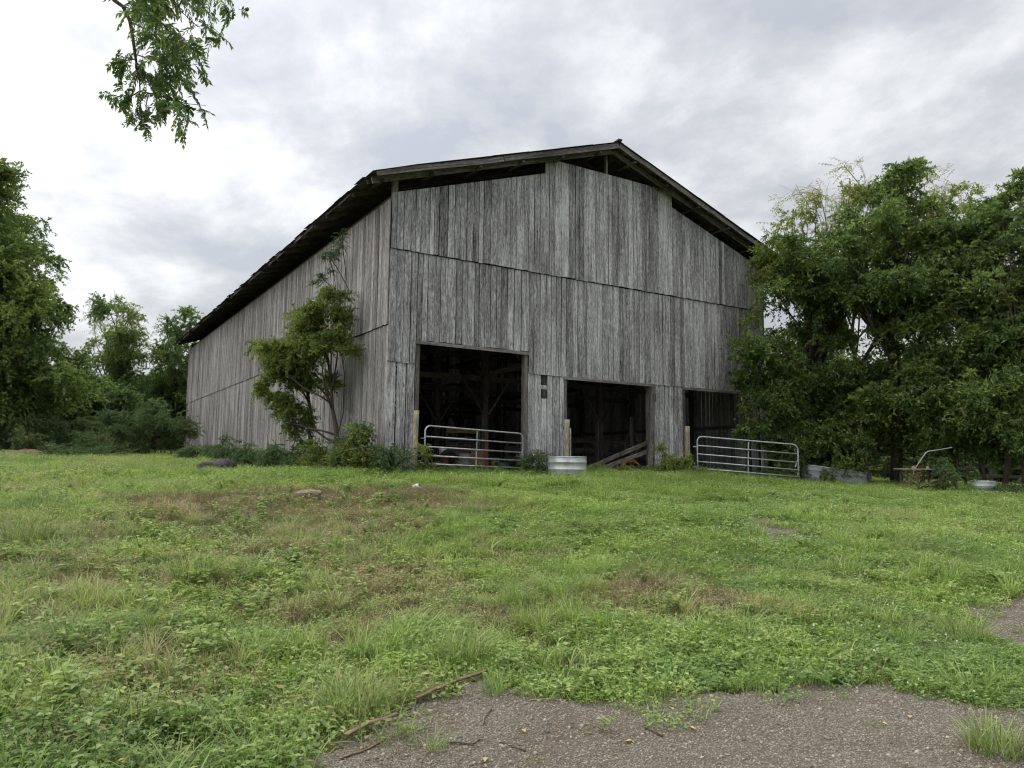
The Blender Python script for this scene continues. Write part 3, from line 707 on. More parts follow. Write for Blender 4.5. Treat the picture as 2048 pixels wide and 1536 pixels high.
# ================================================================== gates, posts, troughs
def gate(label, A, B, zA, zB, H, nm='tube_gate', group='tube gates at the barn doorways'):
    A = np.array([*A, zA]); B = np.array([*B, zB]); t = thing(nm, label, 'gate', A, group); d = B-A; Lg = np.linalg.norm(d); dh = d/Lg; up = np.array([0, 0, 1.])
    R = .17; rr = .024; fr = [0, .173, .35, .544, .764, 1.0]
    P = [A+up*0]; P += [A+up*H*f for f in (.3, .6)]
    for k in range(0, 7):
        a = math.pi/2*k/6; P.append(A+up*(H-R+R*math.sin(a))+dh*(R-R*math.cos(a)))
    for q in (.3, .5, .7): P.append(A+d*q+up*H)
    for k in range(0, 7):
        a = math.pi/2*k/6; P.append(B-dh*R+dh*R*math.sin(a)+up*(H-R+R*math.cos(a)))
    P += [B+up*H*.5, B+up*0]
    fr_ = MB().tube(P, rr, 8).build('frame', M_GALV, t, True)
    for f in fr[:-1]: MB().tube([A+up*H*f+dh*.01, B+up*H*f-dh*.01], rr*.92, 8).build('rail', M_GALV, t, True)
    mid = A+d*.50; n = np.cross(dh, up)
    MB().beam(mid+n*-.024, mid+n*-.024+up*(H-.03)+dh*.04, .035, .012, n).build('upright', M_GALV, t)
    MB().beam(B+up*H*.42-dh*.10, B+up*H*.62, .05, .008, n).build('latch_plate', M_GALV, fr_)
    MB().tube([B+up*H*.62, B+up*H*.4+dh*.03, B+up*H*.2-dh*.05], .007, 5).build('latch_chain', M_GALV, fr_)
    for f in (.2, .72): MB().tube([A+up*H*f-dh*.14, A+up*H*f], .012, 6).build('hinge', M_GALV, fr_)
    return t
gate('six rail galvanised gate across the left doorway', (.76, -.88), (4.33, -.22), -.24, -.33, 1.25)
gate('tube gate swung open into the middle doorway, seen edge on behind the round tank', (5.56, -.98), (7.55, 1.85), -.12, -.08, 1.22)
gate('tube gate swung outward in the right doorway beside the trees', (10.02, -1.84), (12.80, -3.55), -.28, -.52, 1.25)
def fpost(label, x, y, top, r, lean=(0, 0)):
    g = gz(x, y)-.3; n = 9; P = [np.array([x+lean[0]*q*(top-g), y+lean[1]*q*(top-g), g+(top-g)*q]) for q in np.linspace(0, 1, n)]
    m = MB(); m.tube(P, [r*(1+rng.uniform(-.03, .03))*(1.04-.08*q) for q in np.linspace(0, 1, n)], 14); o = m.build('fence_post', M_POST, None, True, origin=(x, y, g+.3))
    return tag(o, label, 'post', 'round gate posts before the barn')
fpost('round wooden post hinging the left gate at the barn corner', .42, -.94, 1.40, .075, (.02, 0))
fpost('round wooden post behind the round galvanised tank', 5.36, -1.02, 1.36, .085, (.02, 0))
fpost('round wooden post hinging the right outward gate', 9.80, -1.62, 1.30, .085, (.0, 0))
# round stock tank
tc_ = np.array([4.98, -1.62]); tz = -.30
t = thing('stock_tank', 'round galvanised stock tank before the middle doorway', 'stock tank', (*tc_, tz), 'galvanised troughs')
r0 = .555; prof = [(0, .03), (r0*.97, .03), (r0*.985, .0), (r0, .03), (r0, .14), (r0+.012, .155), (r0+.012, .175), (r0, .19), (r0, .34), (r0+.016, .355), (r0+.016, .385), (r0, .40), (r0+.004, .515)]
tw = MB().lathe((*tc_, tz), prof, 48).build('tank_wall', M_TANK, t, True)
MB().lathe((*tc_, tz), [(r0-.006, .515), (r0-.008, .3), (r0-.01, .05), (0, .05)], 48).build('tank_inside', M_TANKD, t, True)
a = np.linspace(0, 2*np.pi, 49)[:-1]; MB().tube(np.stack([tc_[0]+np.cos(a)*r0, tc_[1]+np.sin(a)*r0, np.full(48, tz+.52)], 1), .016, 6, closed=True).build('rim', M_TANK, tw, True)
MB().lathe((*tc_, tz), [(0, .37), (r0-.012, .37)], 48).build('water', M_WATER, t)
# long oval trough under the trees
def stadium(A, B, rad, n=12):
    A = np.array(A); B = np.array(B); d = nrm(B-A); s = np.array([-d[1], d[0]]); P = []
    for k in range(n+1): an = math.pi*k/n; P.append(B+d*rad*math.sin(an)-s*rad*math.cos(an))
    for k in range(n+1): an = math.pi*k/n; P.append(A-d*rad*math.sin(an)+s*rad*math.cos(an))
    return np.array(P)
A = np.array([14.55, -2.78]); B = np.array([15.85, -3.62]); zA, zB = -.52, -.72
t = thing('oval_trough', 'long oval galvanised trough at the foot of the right trees', 'trough', (*A, zA), 'galvanised troughs')
S = stadium(A, B, .42); d = nrm(B-A); q = ((S-A)@d)/np.linalg.norm(B-A); zb = zA+(zB-zA)*q; n = len(S)
def ring_wall(levels, nm, mat):
    V = []; Fc = []; ctr = S.mean(0)
    for (o, z) in levels:
        dv = (S-ctr)/np.linalg.norm(S-ctr, axis=1, keepdims=True); V.append(np.concatenate([S+dv*o, (zb+z)[:, None]], 1))
    for k in range(len(levels)-1):
        for i in range(n): j = (i+1) % n; Fc.append((k*n+i, k*n+j, k*n+n+j, k*n+n+i))
    MB().add(np.concatenate(V), Fc).build(nm, mat, t, True)
ring_wall([(0, 0), (0, .16), (.014, .18), (.014, .21), (0, .23), (0, .40), (.014, .42), (.014, .45), (.0, .47), (.01, .57)], 'tank_wall', M_TANKD)
ring_wall([(-.004, .57), (-.01, .05)], 'tank_inside', M_TANKD)
MB().tube(np.concatenate([S, (zb+.575)[:, None]], 1), .017, 6, closed=True).build('rim', M_TANK, t, True)
# tub at right edge, tipped a little
tp = hit(1970, 990); 
t = thing('metal_tub', 'small ribbed grey tub in the grass at the right edge', 'tub', tp, 'galvanised troughs')
pr = [(.26, -.04), (.27, .06), (.282, .075), (.285, .10), (.278, .12), (.295, .22), (.308, .235), (.31, .26), (.303, .28), (.32, .37)]
tw = MB().lathe(tp, pr, 40, 1.05, .9, lean=(-.08, .06)).build('tub_wall', M_TANK, t, True)
MB().lathe(tp, [(.314, .37), (.27, .04), (0, .04)], 40, 1.05, .9, lean=(-.08, .06)).build('tub_inside', M_TANKD, t, True)
a = np.linspace(0, 2*np.pi, 41)[:-1]; MB().tube(np.stack([tp[0]+np.cos(a)*.32*1.05-.08*.37, tp[1]+np.sin(a)*.32*.9+.06*.37, np.full(40, tp[2]+.375)], 1), .013, 6, closed=True).build('rim', M_TANK, tw, True)
# bent pipe
w = 21.5; pp = [at(x, y, w) for x, y in ((1822, 962), (1829, 939), (1837, 927), (1850, 908), (1853, 904.5), (1858, 902.5), (1880, 899.5), (1904, 895))]
tag(MB().tube(pp, .017, 8).build('bent_pipe', M_TANKD, None, True, origin=tuple(pp[0])), 'bent steel pipe sticking up out of the dry brush', 'pipe')
# pale low table behind the brush
tb = at(1828, 938, 25.5)
t = thing('low_table', 'low pale tabletop with clutter behind the dry brush', 'table', (tb[0], tb[1], gz(tb[0], tb[1])))
MB().beam(tb+np.array([-.45, .3, 0]), tb+np.array([.5, -.3, 0]), .6, .03).build('table_top', M_LITTER, t)
for sx, sy in ((-.38, .05), (-.2, .35), (.25, -.35), (.45, -.05)):
    q = tb+np.array([sx, sy, 0]); MB().beam((q[0], q[1], gz(q[0], q[1])-.02), (q[0], q[1], q[2]), .06, .06, (0, 1, 0)).build('leg', M_BEAM, t)
for k in range(4):
    q = tb+np.array([-.2+.2*k, .12-.12*k, .05]); MB().blob(q, (.07, .06, .05), .2, 8, 5, k).build('clutter', M_LITTER if k % 2 else M_RUST, t, True)

# stones and litter on the slope
def ground_blob(nm, label, cat, px, py, rad, mat, amp, seed, sink=.3, group=None, rz=0):
    p = hit(px, py); m = MB().blob((0, 0, rad[2]*(1-sink)), rad, amp, 14, 9, seed); o = m.build(nm, mat, None, nm not in ('flat_stone',), origin=(0, 0, 0)); o.location = tuple(p); o.rotation_euler = (0, 0, rz)
    return tag(o, label, cat, group)
ground_blob('flat_stone', 'flat brown stone slab lying on the bare patch', 'stone', 616, 997, (.28, .17, .085), M_STONE, .16, 3, .15, rz=-.5)
p = hit(828, 980)
t = MB()
t.lathe((0, 0, 0), [(.02, 0), (.075, .01), (.10, .06), (.085, .13), (.05, .15)], 12, 1, .8, lean=(.2, -.3)); o = t.build('torn_cup', M_LITTER, None, True, origin=(0, 0, 0)); o.location = tuple(p+np.array([0, 0, .02])); o.rotation_euler = (.7, .2, .3)
tag(o, 'torn white container lying in grass below the left gate post', 'litter')
ground_blob('paper_scrap', 'small white scrap on the brown patch left of the stone', 'litter', 487, 1023, (.055, .04, .02), M_LITTER, .35, 5, .1)
ground_blob('paper_scrap', 'tiny pale scrap above the bare patch near the side wall', 'litter', 549, 979, (.06, .03, .02), M_LITTER, .35, 6, .1)
p = hit(434, 946); t = thing('dark_heap', 'low black heap in the grass before the side wall weeds', 'debris heap', p)
MB().blob(p+np.array([-.22, .1, .12]), (.30, .22, .20), .22, 14, 9, 21).build('lump', M_DARK, t, True)
MB().blob(p+np.array([.18, -.08, .16]), (.32, .24, .22), .22, 14, 9, 22).build('lump', M_DARK, t, True)
MB().blob(p+np.array([.36, -.2, .02]), (.18, .1, .07), .22, 12, 7, 23).build('lump', M_DARK, t, True)

# ================================================================== things kept inside the barn
def inside(px, w): q = at(px, 925, w); return np.array([q[0], q[1], gz(q[0], q[1])+.06])
def rot2(v, a): c, s = math.cos(a), math.sin(a); return np.array([v[0]*c-v[1]*s, v[0]*s+v[1]*c, v[2]])
VX = np.array([CR[0], CR[1], 0]); VX = nrm(VX); VY = np.array([FW[0], FW[1], 0])
def pb(mb, o, c, d, r=None):    # box in picture-facing axes: c, d = (right, forward, up)
    a = o+VX*c[0]+VY*c[1]+np.array([0, 0, c[2]-d[2]/2]); b = a+np.array([0, 0, d[2]]); mb.beam(a, b, d[0], d[1], VY, r); return mb
o = inside(925, 25.6)
t = thing('slatted_rack', 'tall wooden rack with orange top board and spindles inside the left doorway', 'rack', o)
pb(MB(), o, (0, 0, 1.28), (1.05, .06, .16)).build('top_board', M_ORNG, t)
for k in range(3): pb(MB(), o, (0, .02, 1.05-.08*k), (1.0, .04, .035)).build('slat', M_PLANKIN, t)
for s in (-.55, .55): pb(MB(), o, (s, 0, .68), (.06, .07, 1.36)).build('leg', M_PLANKIN, t)
for k in range(15): pb(MB(), o, (-.47+.067*k, 0, .70), (.022, .03, .17)).build('spindle', M_PLANKIN, t)
pb(MB(), o, (0, 0, .80), (1.05, .05, .035)).build('rail', M_PLANKIN, t); pb(MB(), o, (0, 0, .60), (1.05, .05, .035)).build('rail', M_PLANKIN, t)
o = inside(915, 24.8)
t = thing('red_cabinet', 'faded red box with rounded hood inside the left doorway', 'cabinet', o)
pb(MB(), o, (0, 0, .52), (.75, .4, .20)).build('hood', M_REDP, t); hd_ = t.children[0]; pb(MB(), o, (-.34, 0, .36), (.06, .38, .6)).build('side_panel', M_RUST, t); pb(MB(), o, (.34, 0, .36), (.06, .38, .6)).build('side_panel', M_RUST, t)
for k in range(2): MB().lathe(o+VX*(-.05+.28*k)-VY*.2+np.array([0, 0, .43]), [(0, 0), (.06, .01), (.05, .05), (.02, .06)], 12).build('lamp', M_LITTER, hd_, True)
o = inside(886, 24.2); t = thing('white_bucket', 'white bucket beside the red box inside the left doorway', 'bucket', o)
MB().lathe(o+np.array([0, 0, .46]), [(.0, 0), (.12, .0), (.15, .24), (.14, .24), (.11, .02)], 20).build('bucket_wall', M_LITTER, t, True)
pb(MB(), o, (0, 0, .23), (.34, .3, .46)).build('crate_stand', M_RUST, t)
o = inside(900, 23.9); P = [o+VX*math.cos(a)*.27+np.array([0, 0, .31+math.sin(a)*.27]) for a in np.linspace(0, 2*np.pi, 29)[:-1]]
t = thing('old_tyre', 'worn rubber tyre standing behind the left gate', 'tyre', o); MB().tube(P, .085, 8, closed=True).build('tread', M_RUBBER, t, True)
MB().tube([p+(o+np.array([0, 0, .31])-p)*.33 for p in P], .02, 6, closed=True).build('bead', M_RUST, t, True)
o = inside(928, 24.0); t = thing('metal_drum', 'dented grey drum standing behind the left gate', 'drum', o)
MB().lathe(o, [(.22, 0), (.225, .16), (.235, .18), (.225, .2), (.225, .33), (.235, .35), (.225, .37), (.22, .52), (.0, .51)], 24).build('drum_wall', M_DRUM, t, True)
o = inside(955, 24.3); t = thing('propped_board', 'orange brown wooden panel leaning on the inside post', 'board', o)
MB().beam(o, o+VY*.25+np.array([0, 0, .62]), .46, .03, VY).build('sheet', M_ORNG, t); MB().beam(o+VX*.3, o+VX*.26+VY*.25+np.array([0, 0, 1.25]), .12, .03, VY).build('red_slat', M_REDP, t)
o = inside(990, 25.5); t = thing('dull_pail', 'dull yellow pail on the barn floor right of the post', 'bucket', o); MB().lathe(o, [(0, .0), (.13, .0), (.16, .30), (.15, .30), (.12, .03)], 20).build('pail_wall', M_YELP, t, True); MB().tube([o+VX*math.cos(a)*.155+np.array([0, 0, .3+.12*math.sin(a)]) for a in np.linspace(0, math.pi, 9)], .006, 5).build('handle', M_GALV, t, True)
o = inside(1006, 24.4); t = thing('green_tub', 'dark green tub on the barn floor behind the left gate', 'tub', o); MB().lathe(o, [(0, 0), (.22, 0), (.27, .26), (.255, .26), (.2, .03)], 24).build('tub_wall', M_GREENP, t, True); MB().tube([o+VX*math.cos(a)*.268+VY*math.sin(a)*.268+np.array([0, 0, .26]) for a in np.linspace(0, 6.283, 25)[:-1]], .014, 6, closed=True).build('rim', M_GREENP, t, True)
# plank fence across the middle bay
f0 = np.array([7.2, 5.6]); f1 = np.array([14.6, 5.2])
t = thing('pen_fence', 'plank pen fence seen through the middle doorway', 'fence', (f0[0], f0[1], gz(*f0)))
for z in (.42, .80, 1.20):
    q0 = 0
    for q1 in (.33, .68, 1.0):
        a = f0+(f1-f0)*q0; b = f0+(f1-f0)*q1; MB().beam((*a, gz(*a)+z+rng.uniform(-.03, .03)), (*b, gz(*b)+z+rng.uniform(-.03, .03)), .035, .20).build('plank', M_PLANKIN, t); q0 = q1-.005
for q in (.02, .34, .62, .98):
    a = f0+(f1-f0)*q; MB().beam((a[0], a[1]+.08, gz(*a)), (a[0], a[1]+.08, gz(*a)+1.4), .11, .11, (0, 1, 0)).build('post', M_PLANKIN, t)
o = inside(1263, 28.0); c = o+np.array([0, 0, 1.16])
t = thing('tall_stake', 'tall square stake standing in the middle bay', 'post', o); MB().beam(o, o+np.array([0, 0, 1.98]), .13, .13, VY).build('shaft', M_PLANKIN, t); MB().beam(o+VY*-.01, o+VY*-.01+np.array([0, 0, .5]), .17, .17, VY).build('foot', M_PLANKIN, t)
t = thing('hanging_hose', 'pale hose loop hung on the tall stake', 'hose', o+np.array([0, 0, .6]))
for k in range(3):
    P = [o-VY*(.09+.02*k)+VX*math.sin(a)*(.24+.015*k)*(1 if math.cos(a) < 0 else .7+.3*(1-math.cos(a)))+np.array([0, 0, 1.05-.03*k+math.cos(a)*.42]) for a in np.linspace(0, 6.283, 29)[:-1]]
    MB().tube(P, .014, 6, closed=True).build('coil', M_ROPE, t, True)
# planks leaning on the floor of the middle doorway
for k, (a, b, lb) in enumerate((((1172, 938, 24.6), (1293, 886, 26.0), 'upper of the two grey planks slanting up in the middle doorway'), ((1178, 947, 24.4), (1293, 904, 25.8), 'lower of the two grey planks slanting up in the middle doorway'))):
    A = at(*a); B = at(*b); o = thing('leaning_plank', lb, 'plank', A, 'planks slanting in the middle doorway')
    MB().beam(A, B, .05, .13, (0, 0, 1), seg=4, wob=.008).build('plank_face', M_BEAM, o); MB().beam(A+(B-A)*.55-VY*.04, A+(B-A)*.62-VY*.04, .03, .16).build('cleat', M_PLANKIN, o)
o = at(1262, 930, 24.9)
t = thing('rusty_hoop', 'rusty orange bent hoops lying under the slanting planks', 'scrap', o)
for k in range(3): MB().tube([o+VX*(-.35+.7*q)+VY*(.08*k)+np.array([0, 0, -.05+math.sin(q*3.14)*(.16+.05*k)]) for q in np.linspace(0, 1, 9)], .012, 5).build('hoop', M_ORNGV, t, True)

# ================================================================== TREES AND SHRUBS
def crown_points(q, lobes, dens, sub=(.55, 1.05), clump=26, hang=.15):
    """sprig places gathered in clumps through the lobes' volume"""
    P = []; D = []; C = []; subs = []
    for (c, rad, wgt) in lobes:
        c = np.asarray(c); rad = np.asarray(rad); area = (rad[0]*rad[2]+rad[1]*rad[2]+rad[0]*rad[1])
        n = max(3, int(dens*wgt*area)); d = rnd_dirs(n, q, -.85, 1); rr = q.random(n)**.38
        sc_ = c+d*rad*rr[:, None]; sr = q.uniform(*sub, n)*min(1.0, rad.min()/1.2+.25)
        for k in range(n):
            m = max(3, int(clump*q.uniform(.5, 1.3)*(sr[k]/np.mean(sub)))); ax = d[k]*np.array([1, 1, .55])+rnd_dirs(1, q)[0]*.75; ax[2] -= hang; ax /= np.linalg.norm(ax)
            ln = sr[k]*2.6; tt = q.random(m)**.8-.45; off = q.normal(0, 1, (m, 3))*np.array([.30, .30, .17])*sr[k]*(1.15-tt[:, None]*.9)
            pp = sc_[k]+ax*(tt*ln)[:, None]+off; pp[:, 2] -= .32*ln*np.maximum(tt+.1, 0)**2
            P.append(pp); o = ax[None]*.7+rnd_dirs(m, q)*.65; o[:, 2] -= hang; D.append(o); C.append(np.full(m, len(subs))); subs.append((sc_[k], sr[k], ax*ln*.5))
    return np.concatenate(P), np.concatenate(D), np.concatenate(C), subs
def sprig_rot(D, q):
    D = D/np.linalg.norm(D, axis=1, keepdims=True); return np.stack([q.normal(0, .35, len(D)), -np.arcsin(np.clip(D[:, 2], -1, 1))*.8, np.arctan2(D[:, 1], D[:, 0])], 1)
def limb(m, a, b, r0, r1, q, bend=.18, n=7, seg=6):
    a = np.asarray(a); b = np.asarray(b); L_ = np.linalg.norm(b-a); o = rnd_dirs(1, q)[0]*L_*bend; o[2] = abs(o[2])*.6
    t = np.linspace(0, 1, n)[:, None]; P = a+(b-a)*t+o*np.sin(t*math.pi)+(q.random((n, 3))-.5)*L_*.035*np.sin(t*math.pi); m.tube(P, np.linspace(r0, r1, n), seg); return P
def tree(name, label, base, lobes_px, coll, ncoll, trunk_r=.16, dens=1.0, sub=(.55, 1.05), clump=26, scale=(.8, 1.25), dry=.0, bright=.45, blue=.0, seed=1, nlimb=16, group=None, cat='tree',
         bark=None, fork=.4, depth=.8, hang=.15, trunks=None, drygrad=0.0, dryvar=.12):
    q = np.random.default_rng(seed); base = np.asarray(base, float)
    lobes = []
    for l in lobes_px:
        px, py, w, rx, ry = l[:5]; wg = l[5] if len(l) > 5 else 1.0; lobes.append((at(px, py, w), (rx*w/FPX, (rx+ry)/2*w/FPX*depth, ry*w/FPX), wg))
    t = thing(name, label, cat, base, group); P, D, C, subs = crown_points(q, lobes, dens, sub, clump, hang)
    ok = P[:, 2] > gz(P[:, 0], P[:, 1])+.05; ok &= ~((P[:, 0] > -.25) & (P[:, 0] < W+.3) & (P[:, 1] > -.2) & (P[:, 1] < L+.3) & (P[:, 2] < 8.6))
    P, D, C = P[ok], D[ok], C[ok]; n = len(P)
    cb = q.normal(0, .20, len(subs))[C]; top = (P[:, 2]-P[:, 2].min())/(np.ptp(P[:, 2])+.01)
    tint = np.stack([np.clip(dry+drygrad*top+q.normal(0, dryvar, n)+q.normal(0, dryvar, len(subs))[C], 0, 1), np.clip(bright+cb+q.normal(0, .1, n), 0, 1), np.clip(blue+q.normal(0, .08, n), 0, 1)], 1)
    scatter('crown', P, sprig_rot(D, q), q.uniform(*scale, n), q.integers(0, ncoll, n), tint, coll, t)
    m = MB(); cen = np.mean([l[0] for l in lobes], 0); hi = max(l[0][2]+l[1][2]*.6 for l in lobes)
    stems = trunks or [(base, None)]
    for b, tr in stems:
        b = np.asarray(b, float); topc = np.array([cen[0]*.5+b[0]*.5, cen[1]*.5+b[1]*.5, b[2]+(hi-b[2])*.75]); r = tr or trunk_r
        TP = limb(m, b-np.array([0, 0, .15]), topc, r, r*.3, q, .06, 10, 9)
        sel = q.choice(len(subs), min(nlimb, len(subs)), replace=False)
        for k in sel:
            c = subs[k][0]; f = np.clip((c[2]-b[2])*q.uniform(.45, .75)/(topc[2]-b[2]), fork*.6, .98); i = f*(len(TP)-1); a = TP[int(i)]+(TP[min(int(i)+1, len(TP)-1)]-TP[int(i)])*(i-int(i))
            LP = limb(m, a, c, r*.5*(1-f*.5), .014, q); limb(m, c, c+subs[k][2], .012, .004, q, .08, 5, 4)
            for _ in range(3):
                j = q.integers(2, 6); e = c+rnd_dirs(1, q)[0]*subs[k][1]*1.1; limb(m, LP[j], e, r*.12, .005, q, .1, 5, 4)
    m.build('trunk', bark or M_BARK, t, True)
    return t
def gbase(px, w): p = at(px, 925, w); return np.array([p[0], p[1], gz(p[0], p[1])])

# --- right of the barn
GR_R = 'trees at the right of the barn'
tree('broad_tree', 'dense dark tree whose boughs cover the right barn corner', gbase(1657, 29.0), [(1600,590,27.5,75,95),(1580,740,26.8,70,100),(1630,830,27,90,75),(1655,660,28.5,100,130),(1545,855,26.2,48,26,.7),(1520,690,26.2,22,26,.5),(1520,800,26.2,28,30,.6),(1570,520,27.5,36,42)],
     SP_PIN, 7, .36, 1.6, (.45, .9), 17, (.6, 1.35), .08, .56, .04, 101, 22, GR_R)
tree('broad_tree', 'tall middle tree with a high leafy spike right of the barn', gbase(1790, 27.0), [(1760,520,27,110,130),(1780,690,26.5,120,120),(1725,830,26.5,100,70),(1792,385,27,32,58,2.0),(1796,345,27,18,22,2.5),(1835,450,27.5,55,60),(1700,560,27,80,90)],
     SP_PIN, 7, .22, 1.55, (.45, .9), 17, (.6, 1.35), .09, .60, .03, 102, 20, GR_R)
tree('broad_tree', 'rightmost tree leaning out of the picture edge', gbase(2003, 24.5), [(1950,560,25,110,120),(2060,520,25,90,130),(1960,730,24.5,110,110),(2070,740,24.5,90,120),(1900,470,26,60,60),(2040,440,25.5,70,45),(2010,640,25.2,90,90),(1968,470,25.5,55,60),(2000,415,25.8,45,40),(1890,640,25.8,80,80),(1930,830,24.5,100,60),(2060,850,24,80,60)],
     SP_PIN, 7, .13, 1.75, (.45, .9), 17, (.6, 1.35), .10, .60, .03, 103, 20, GR_R, trunks=[(gbase(2003, 24.5), .10), (gbase(1970, 24.8), .07), (gbase(2046, 23.8), .09)])
tree('thin_tree', 'sparse half bare tree with yellow leaves above the dark boughs', gbase(1735, 30.5), [(1640,405,30,60,60),(1700,385,30,70,60),(1600,455,29.5,50,50),(1860,385,30,70,55),(1930,395,30,60,55),(1660,480,29.5,90,60)],
     SP_BARE, 5, .12, 1.0, (.5, 1.0), 14, (.8, 1.25), .40, .62, .0, 104, 34, GR_R, bark=M_BARKL, dryvar=.2)
tree('young_tree', 'bright yellow green young tree against the roof end', gbase(1610, 28.0), [(1605,500,28,75,55),(1660,440,28.5,70,65),(1560,545,27.6,45,35),(1720,420,28,45,50)],
     SP_PINY, 5, .10, .8, (.5, .95), 18, (.75, 1.1), .16, .52, .0, 105, 20, GR_R, bark=M_BARKL)
tree('young_tree', 'yellow green leafy top above the rightmost tree', gbase(1905, 28.0), [(1890,430,28,70,60),(1960,420,28,60,55),(2030,450,28,50,60),(1985,500,27.5,70,60)],
     SP_PINY, 5, .10, .75, (.5, .95), 15, (.75, 1.1), .18, .48, .0, 106, 20, GR_R, bark=M_BARKL)
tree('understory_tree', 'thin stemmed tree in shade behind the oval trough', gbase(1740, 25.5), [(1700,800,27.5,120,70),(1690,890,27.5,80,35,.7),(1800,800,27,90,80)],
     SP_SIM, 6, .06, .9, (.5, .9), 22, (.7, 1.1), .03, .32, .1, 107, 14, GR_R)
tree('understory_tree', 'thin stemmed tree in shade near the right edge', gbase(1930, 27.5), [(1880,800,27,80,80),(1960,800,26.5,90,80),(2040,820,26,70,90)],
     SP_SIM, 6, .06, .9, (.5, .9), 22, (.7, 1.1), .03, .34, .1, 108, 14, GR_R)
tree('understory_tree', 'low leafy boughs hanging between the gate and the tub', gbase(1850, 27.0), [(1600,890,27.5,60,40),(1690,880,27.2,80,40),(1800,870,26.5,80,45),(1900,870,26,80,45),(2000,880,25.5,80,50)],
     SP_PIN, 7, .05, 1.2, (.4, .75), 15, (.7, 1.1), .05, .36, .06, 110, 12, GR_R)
tree('far_hedge_tree', 'hazy sunlit tree far behind the right trunks', gbase(1700, 52), [(1640,890,52,120,40),(1760,880,52,120,55),(1880,880,50,120,60),(2010,890,50,110,55)],
     SP_PINY, 5, .12, .55, (.8, 1.4), 18, (1.1, 1.6), .06, .45, .0, 109, 10, GR_R)
# --- left of the barn
GR_L = 'trees at the left behind the barn'
tree('great_tree', 'great rounded dark tree at the left picture edge', gbase(-60, 33), [(-30,500,33,110,150),(40,590,32,75,90),(-60,680,32,140,120),(50,700,31.5,80,90),(-20,800,32,130,60),(-40,400,33,70,75),(75,790,33,80,50)],
     SP_SIM, 6, .42, 1.5, (.6, 1.1), 18, (.8, 1.3), .06, .56, .03, 111, 24, GR_L)
tree('field_tree', 'loose open tree standing left of the barn against the sky', gbase(215, 52), [(225,640,52,62,55),(205,720,52,70,55),(260,690,52,50,50),(240,780,52,60,40,.7)],
     SP_SIM, 6, .22, .62, (.7, 1.2), 14, (.85, 1.3), .06, .54, .10, 112, 18, GR_L)
tree('field_tree', 'leafy tree beside the far barn corner', gbase(335, 56), [(330,740,56,70,75),(370,690,57,55,50),(300,800,55,70,45),(385,760,58,40,70)],
     SP_SIM, 6, .22, .66, (.7, 1.2), 15, (.85, 1.3), .08, .50, .10, 113, 18, GR_L)
tree('field_tree', 'dark low spreading tree between the great tree and the open tree', gbase(130, 44), [(110,790,44,90,60),(180,800,45,80,50),(60,830,42,90,40),(240,830,46,70,38)],
     SP_SIM, 6, .20, .8, (.7, 1.2), 24, (.9, 1.4), .04, .32, .12, 114, 14, GR_L)
tree('field_tree', 'thin pale tree rising left of the barn eave', gbase(165, 58), [(170,640,58,38,45,.6),(280,660,58,50,40,.6),(400,660,60,36,40,.7)],
     SP_BARE, 5, .14, .7, (.8, 1.3), 14, (1.1, 1.6), .2, .5, .1, 115, 16, GR_L, bark=M_BARKL)
def woods(name, label, a0, a1, d0, d1, n, h, seed, coll, bright, blue):
    q = np.random.default_rng(seed); an = q.uniform(a0, a1, n); d = q.uniform(d0, d1, n); P2 = CAM[:2]+(d*np.cos(an))[:, None]*FW+(d*np.sin(an))[:, None]*RT
    hh = h*(.55+.9*vnoise(an*60, d*.02, 1.0, 3)); z = gz(P2[:, 0], P2[:, 1])+hh*q.random(n)**.8; D = rnd_dirs(n, q, -.3, 1)
    tint = np.stack([np.clip(q.normal(.05, .08, n), 0, 1), np.clip(bright+(vnoise(an*90, z*.5, 1.0, 5)-.5)*.6+q.normal(0, .08, n), 0, 1), np.full(n, blue)], 1)
    o = scatter(name, np.concatenate([P2, z[:, None]], 1), sprig_rot(D, q), q.uniform(1.8, 3.2, n), q.integers(0, 6, n), tint, coll); return tag(o, label, 'woods', kind='stuff')
woods('far_woods', 'dark distant wood closing the view at the left', -.85, -.36, 62, 80, 3600, 4.6, 201, SP_SIM, .30, .25)
woods('far_woods', 'dark distant wood closing the view behind the right trees', .25, .85, 46, 62, 4200, 5.5, 202, SP_SIM, .32, .1)
GR_S = 'shrubs at the left behind the slope'
def shrub(name, label, lobes, coll=SP_SML, n=6, w=36, seed=1, dens=1.1, bright=.4, blue=.15, dry=.05, scale=(.8, 1.3), group=GR_S, clump=24, cat='shrub', sub=(.4, .8), base=None, tr=.035, nl=12):
    b = base if base is not None else gbase(lobes[0][0], lobes[0][2])
    return tree(name, label, b, lobes, coll, n, tr, dens, sub, clump, scale, dry, bright, blue, seed, nl, group, cat, fork=.15)
shrub('wide_shrub', 'wide grey green shrub beside the far barn corner', [(310,850,38,62,45),(260,870,37,45,32),(355,870,38,30,35)], seed=121, dens=1.3, blue=.2, bright=.58, scale=(1, 1.5))
shrub('wide_shrub', 'pale shrub in front of the dark low tree', [(150,866,33,64,30),(100,856,32,50,34)], seed=122, blue=.2, bright=.72, scale=(1, 1.5))
shrub('wide_shrub', 'pale shrub at the left edge above the clay bank', [(30,862,30,60,28),(-40,866,30,55,34)], seed=123, blue=.15, bright=.72, scale=(1, 1.5))
shrub('wide_shrub', 'green thicket between the clay bank and the wide shrub', [(190,895,31,55,16),(120,900,29,50,14),(250,900,33,40,14)], seed=124, blue=.1, bright=.7, scale=(.9, 1.3))
shrub('wide_shrub', 'ragged weeds growing over the clay bank', [(95,905,25.8,40,12),(20,912,25.6,50,8),(-50,905,26,40,14)], seed=125, blue=.1, bright=.55, scale=(.7, 1.0), dens=1.6)
